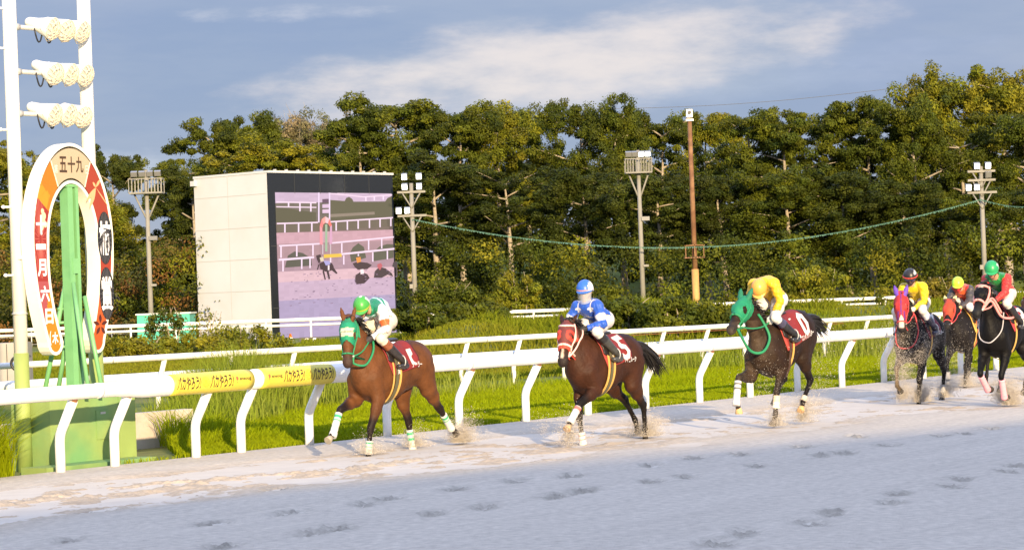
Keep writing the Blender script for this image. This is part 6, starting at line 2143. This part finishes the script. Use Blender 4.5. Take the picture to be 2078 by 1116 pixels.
def silk1(c):
    W, G, B, O = np.array((.60, .60, .61)), np.array((.008, .19, .095)), np.array((.45, .58, .72)), np.array((.74, .12, .03))
    V, y, al = c['V'], c['y'], c['along']
    q = np.where((al > .22)[:, None], G, W)
    st = ((al > .20) & (al < .26)) | ((al > .285) & (al < .30))
    q = np.where(st[:, None], B, q)
    q = np.where(c['arm'][:, None], W, q)
    bd = (c['T'] == B_UA) & (c['tU'] > .58) & (c['tU'] < .92)
    return np.where(bd[:, None], O, q)
def star_mask(c, centres, r):
    m = np.zeros(len(c['y']), bool)
    for al0, y0 in centres:
        dx, dy = c['along'] - al0, c['y'] - y0
        a = np.arctan2(dx, dy)
        rr = np.hypot(dx, dy)
        k = np.abs(((a - math.pi / 2) % (2 * math.pi / 5)) - math.pi / 5) / (math.pi / 5)
        m |= rr < r * (.42 + .58 * k ** 1.3)
    return m
def silk2(c):
    BL, W = np.array((.018, .085, .44)), np.array((.62, .62, .64))
    q = np.tile(BL, (len(c['y']), 1))
    m = star_mask(c, [(.40, .10), (.40, -.10), (.25, .0), (.25, .14), (.25, -.14), (.12, .08), (.12, -.08)], .055) & ~c['arm']
    q[m] = W
    bd = (c['T'] == B_UA) & (c['tU'] > .50) & (c['tU'] < .86)
    q[bd] = W
    return q
def silk3(c): return np.tile(np.array((.66, .40, .012)), (len(c['y']), 1)) * (1 + 0 * c['y'][:, None])
def silk4(c):
    q = np.tile(np.array((.66, .47, .008)), (len(c['y']), 1))
    q[(c['along'] < .10) & ~c['arm']] = (.62, .07, .03)
    return q
def silk5(c):
    q = np.tile(np.array((.66, .10, .03)), (len(c['y']), 1))
    q[c['arm']] = (.05, .045, .05)
    st = (~c['arm']) & (np.floor((c['along'] + 2) / .07) % 2 == 0) & (np.floor((c['y'] + 2) / .07) % 2 == 0)
    q[st] = (.42, .03, .03)
    return q
def silk6(c):
    q = np.tile(np.array((.015, .22, .05)), (len(c['y']), 1))
    q[c['arm']] = (.62, .03, .025)
    q[(~c['arm']) & (c['along'] < .12)] = (.60, .03, .03)
    return q
def silk7(c): return np.tile(np.array((.66, .05, .03)), (len(c['y']), 1))
def h1c(f, s, u): return (.74, .76, .70) if (f < -.1 and abs(s + .0) < .14) or (s > .55 and -.5 < f < -.1) else ((.45, .42, .04) if u < .16 else (.055, .31, .05))
def h2c(f, s, u): return (.80, .80, .82) if s > .62 else ((.58, .26, .19) if u < .16 else (.03, .13, .50))
def h3c(f, s, u): return (.76, .34, .06)
def h4c(f, s, u): return (.018, .016, .016) if not (s > .6 and u > .4) else (.5, .5, .5)
def h5c(f, s, u): return (.46, .74, .04) if abs(abs(s) - .35) > .04 else (.38, .60, .06)
def h6c(f, s, u): return (.02, .30, .10) if not (s > .75 and f < .2) else (.7, .7, .7)
RID = [
 dict(label='rider in green and white silks with a green helmet, orange armband, on the leading horse', silk=silk1, helm=h1c, hip=(.17, 1.90), sh=(.42, 2.04), arch=.085, head=(.64, 2.08), hyaw=22, hpitch=-38, hand=(.66, 1.66, .09), handL=(.62, 1.66, .13), elbow=(-.5, .9, -.35), knee=(.55, 1.645, .235), foot=(.14, 1.30, .335), glove=(.025, .02, .022), boot=(.030, .026, .026), boottop=(.22, .07, .03), breech=(.60, .54, .43), rein=(GREENS, .010, .05)),
 dict(label='rider in blue silks with white stars, blue helmet and clear visor', silk=silk2, helm=h2c, hip=(.08, 1.82), sh=(.40, 2.00), arch=.03, head=(.44, 2.21), hyaw=16, hpitch=-14, hand=(.60, 1.70, .10), elbow=(-.45, .9, -.3), knee=(.55, 1.645, .235), foot=(.14, 1.30, .335), visor=True, goggles=False, glove=(.015, .015, .015), boot=(.05, .05, .045), boottop=(.02, .018, .018), rein=(PALEP, .013, .02)),
 dict(label='rider in plain yellow silks, head bowed under an orange helmet', silk=silk3, helm=h3c, brim=(.80, .42, .08), hip=(.10, 1.86), sh=(.36, 2.12), arch=.05, head=(.50, 2.06), hyaw=14, hpitch=-58, hand=(.56, 1.66, .12), handL=(.50, 1.66, .17), elbow=(-.35, 1.0, .0), knee=(.55, 1.645, .235), foot=(.14, 1.30, .335), glove=(.62, .60, .56), boot=(.020, .02, .022), boottop=(.06, .055, .10), rein=(GREENS, .012, .12)),
 dict(label='rider in yellow silks with a red waist and a black helmet', silk=silk4, helm=h4c, band=('red_band', (.50, .05, .03), .5), hip=(.02, 1.80), sh=(.28, 2.04), head=(.42, 2.20), hyaw=14, hpitch=-20, hand=(.55, 1.68, .09), elbow=(-.45, .9, -.35), knee=(.55, 1.645, .235), foot=(.14, 1.30, .335), gog=('purple_goggle', (.16, .09, .28), .2), glove=(.62, .56, .50), mask=('dark_neck_cover', (.05, .03, .04), .7), boot=(.02, .02, .05), boottop=(.6, .6, .68), rein=(('red_strap', (.55, .06, .06), .6), .009, .05)),
 dict(label='rider in red silks with dark sleeves and a lime yellow helmet', silk=silk5, helm=h5c, hip=(.02, 1.78), sh=(.30, 1.98), head=(.50, 2.08), hyaw=12, hpitch=-26, hand=(.62, 1.64, .08), elbow=(-.4, .9, -.3), knee=(.55, 1.645, .235), foot=(.14, 1.30, .335), glove=(.62, .42, .24), mask=('red_neck_cover', (.45, .03, .03), .7), gog=('pale_goggle', (.36, .30, .28), .2), rein=(('red_strap', (.55, .06, .06), .6), .009, .04)),
 dict(label='rider with red sleeves, green body and a green helmet on the jet black horse', silk=silk6, helm=h6c, hip=(.02, 1.82), sh=(.32, 2.05), head=(.54, 2.19), hyaw=18, hpitch=-30, hand=(.66, 1.70, .09), elbow=(-.45, .9, -.3), knee=(.55, 1.645, .235), foot=(.14, 1.30, .335), breech=(.58, .54, .5), glove=(.04, .035, .035), rein=(PINK, .013, .02)),
 dict(label='rider at the right edge of whom little but a red sleeve shows', silk=silk7, helm=h4c, hip=(-.10, 1.80), sh=(.26, 2.02), head=(.50, 2.14), hpitch=-25, hand=(.62, 1.66, .09), rein=(('red_strap', (.55, .06, .06), .6), .009, .04)),
]
HS_ = []
for hs_, rs_ in zip(SPECS, RID):
    h_ = horse(hs_)
    rider(h_, rs_)
    HS_.append(h_)
# white bibs of the front riders' breeches fold are part of the clothes; thrown sand follows
m_grain = material('flying_sand_grain', (.70, .63, .53), .9, var=.25, scale=30)
def spray(name, centres, n, seed):
    r = np.random.default_rng(seed)
    Vs = []
    for (c, d, ln, sp_, k) in centres:
        q = int(n * k)
        t = r.random(q) ** .8
        P = np.array(c) + np.outer(t, np.array(d)) * ln * (.4 + .6 * r.random((q, 1))) + r.normal(size=(q, 3)) * sp_ * (.25 + t[:, None])
        P[:, 2] = np.maximum(np.abs(P[:, 2]), .01)
        s = .0016 + .0050 * r.random((q, 1)) ** 4
        A = [P + s * r.normal(size=(q, 3)) for _ in range(4)]
        Vs.append(np.stack(A, 1).reshape(-1, 3))
    V = np.concatenate(Vs)
    b = np.arange(0, len(V), 4)[:, None]
    tag(link_mesh(name, V, np.concatenate([b + [0, 1, 2], b + [0, 3, 1], b + [1, 3, 2], b + [0, 2, 3]]), m_grain), kind='stuff')
def hoofw(H, nm):
    for p0, p1, v, n_ in H.hoofs:
        if n_ == nm: return np.array(H.M @ Vector(p1))
cs = []
for H, nm, k, ln in ((HS_[0], 'LH', 1.6, .45), (HS_[0], 'RH', .6, .25), (HS_[0], 'LF', .4, .2), (HS_[1], 'LF', .5, .4), (HS_[1], 'LH', .9, .5), (HS_[1], 'RH', .5, .4), (HS_[2], 'LF', .7, .5), (HS_[2], 'LH', .8, .6), (HS_[3], 'LF', 1.5, .6), (HS_[3], 'RF', .8, .5), (HS_[3], 'LH', 1.2, .9), (HS_[4], 'LF', .8, .5), (HS_[5], 'LF', 1.6, .6), (HS_[5], 'RH', .9, .5)):
    p = hoofw(H, nm)
    p[2] = max(p[2] - .1, .02)
    cs.append((p, (.35, .5, .42), ln, .12, k))
spray('flying_sand', cs, 15000, 5)
def fr_(H, x, y, z): return np.array(H.M @ Vector((x, y, z)))
cs = [(fr_(HS_[3], .95, -.05, .5), (.05, .1, 1.), 1.0, .22, 1.6), (fr_(HS_[3], .7, .25, .8), (.1, .1, 1.), .7, .22, .5), (fr_(HS_[2], .8, .1, .5), (.1, .1, .6), .8, .30, .22), (fr_(HS_[2], -.9, .0, .4), (.2, .3, .5), 1.2, .35, .5), (fr_(HS_[4], .9, 0, .6), (.1, .1, .6), .9, .3, .3), (fr_(HS_[1], 1.5, -.1, .35), (.1, .1, .2), .3, .12, .12)]
spray('sand_kickback', cs, 8000, 6)
# heaps of sand piled over the planted hooves
def heap(P, r):
    pass
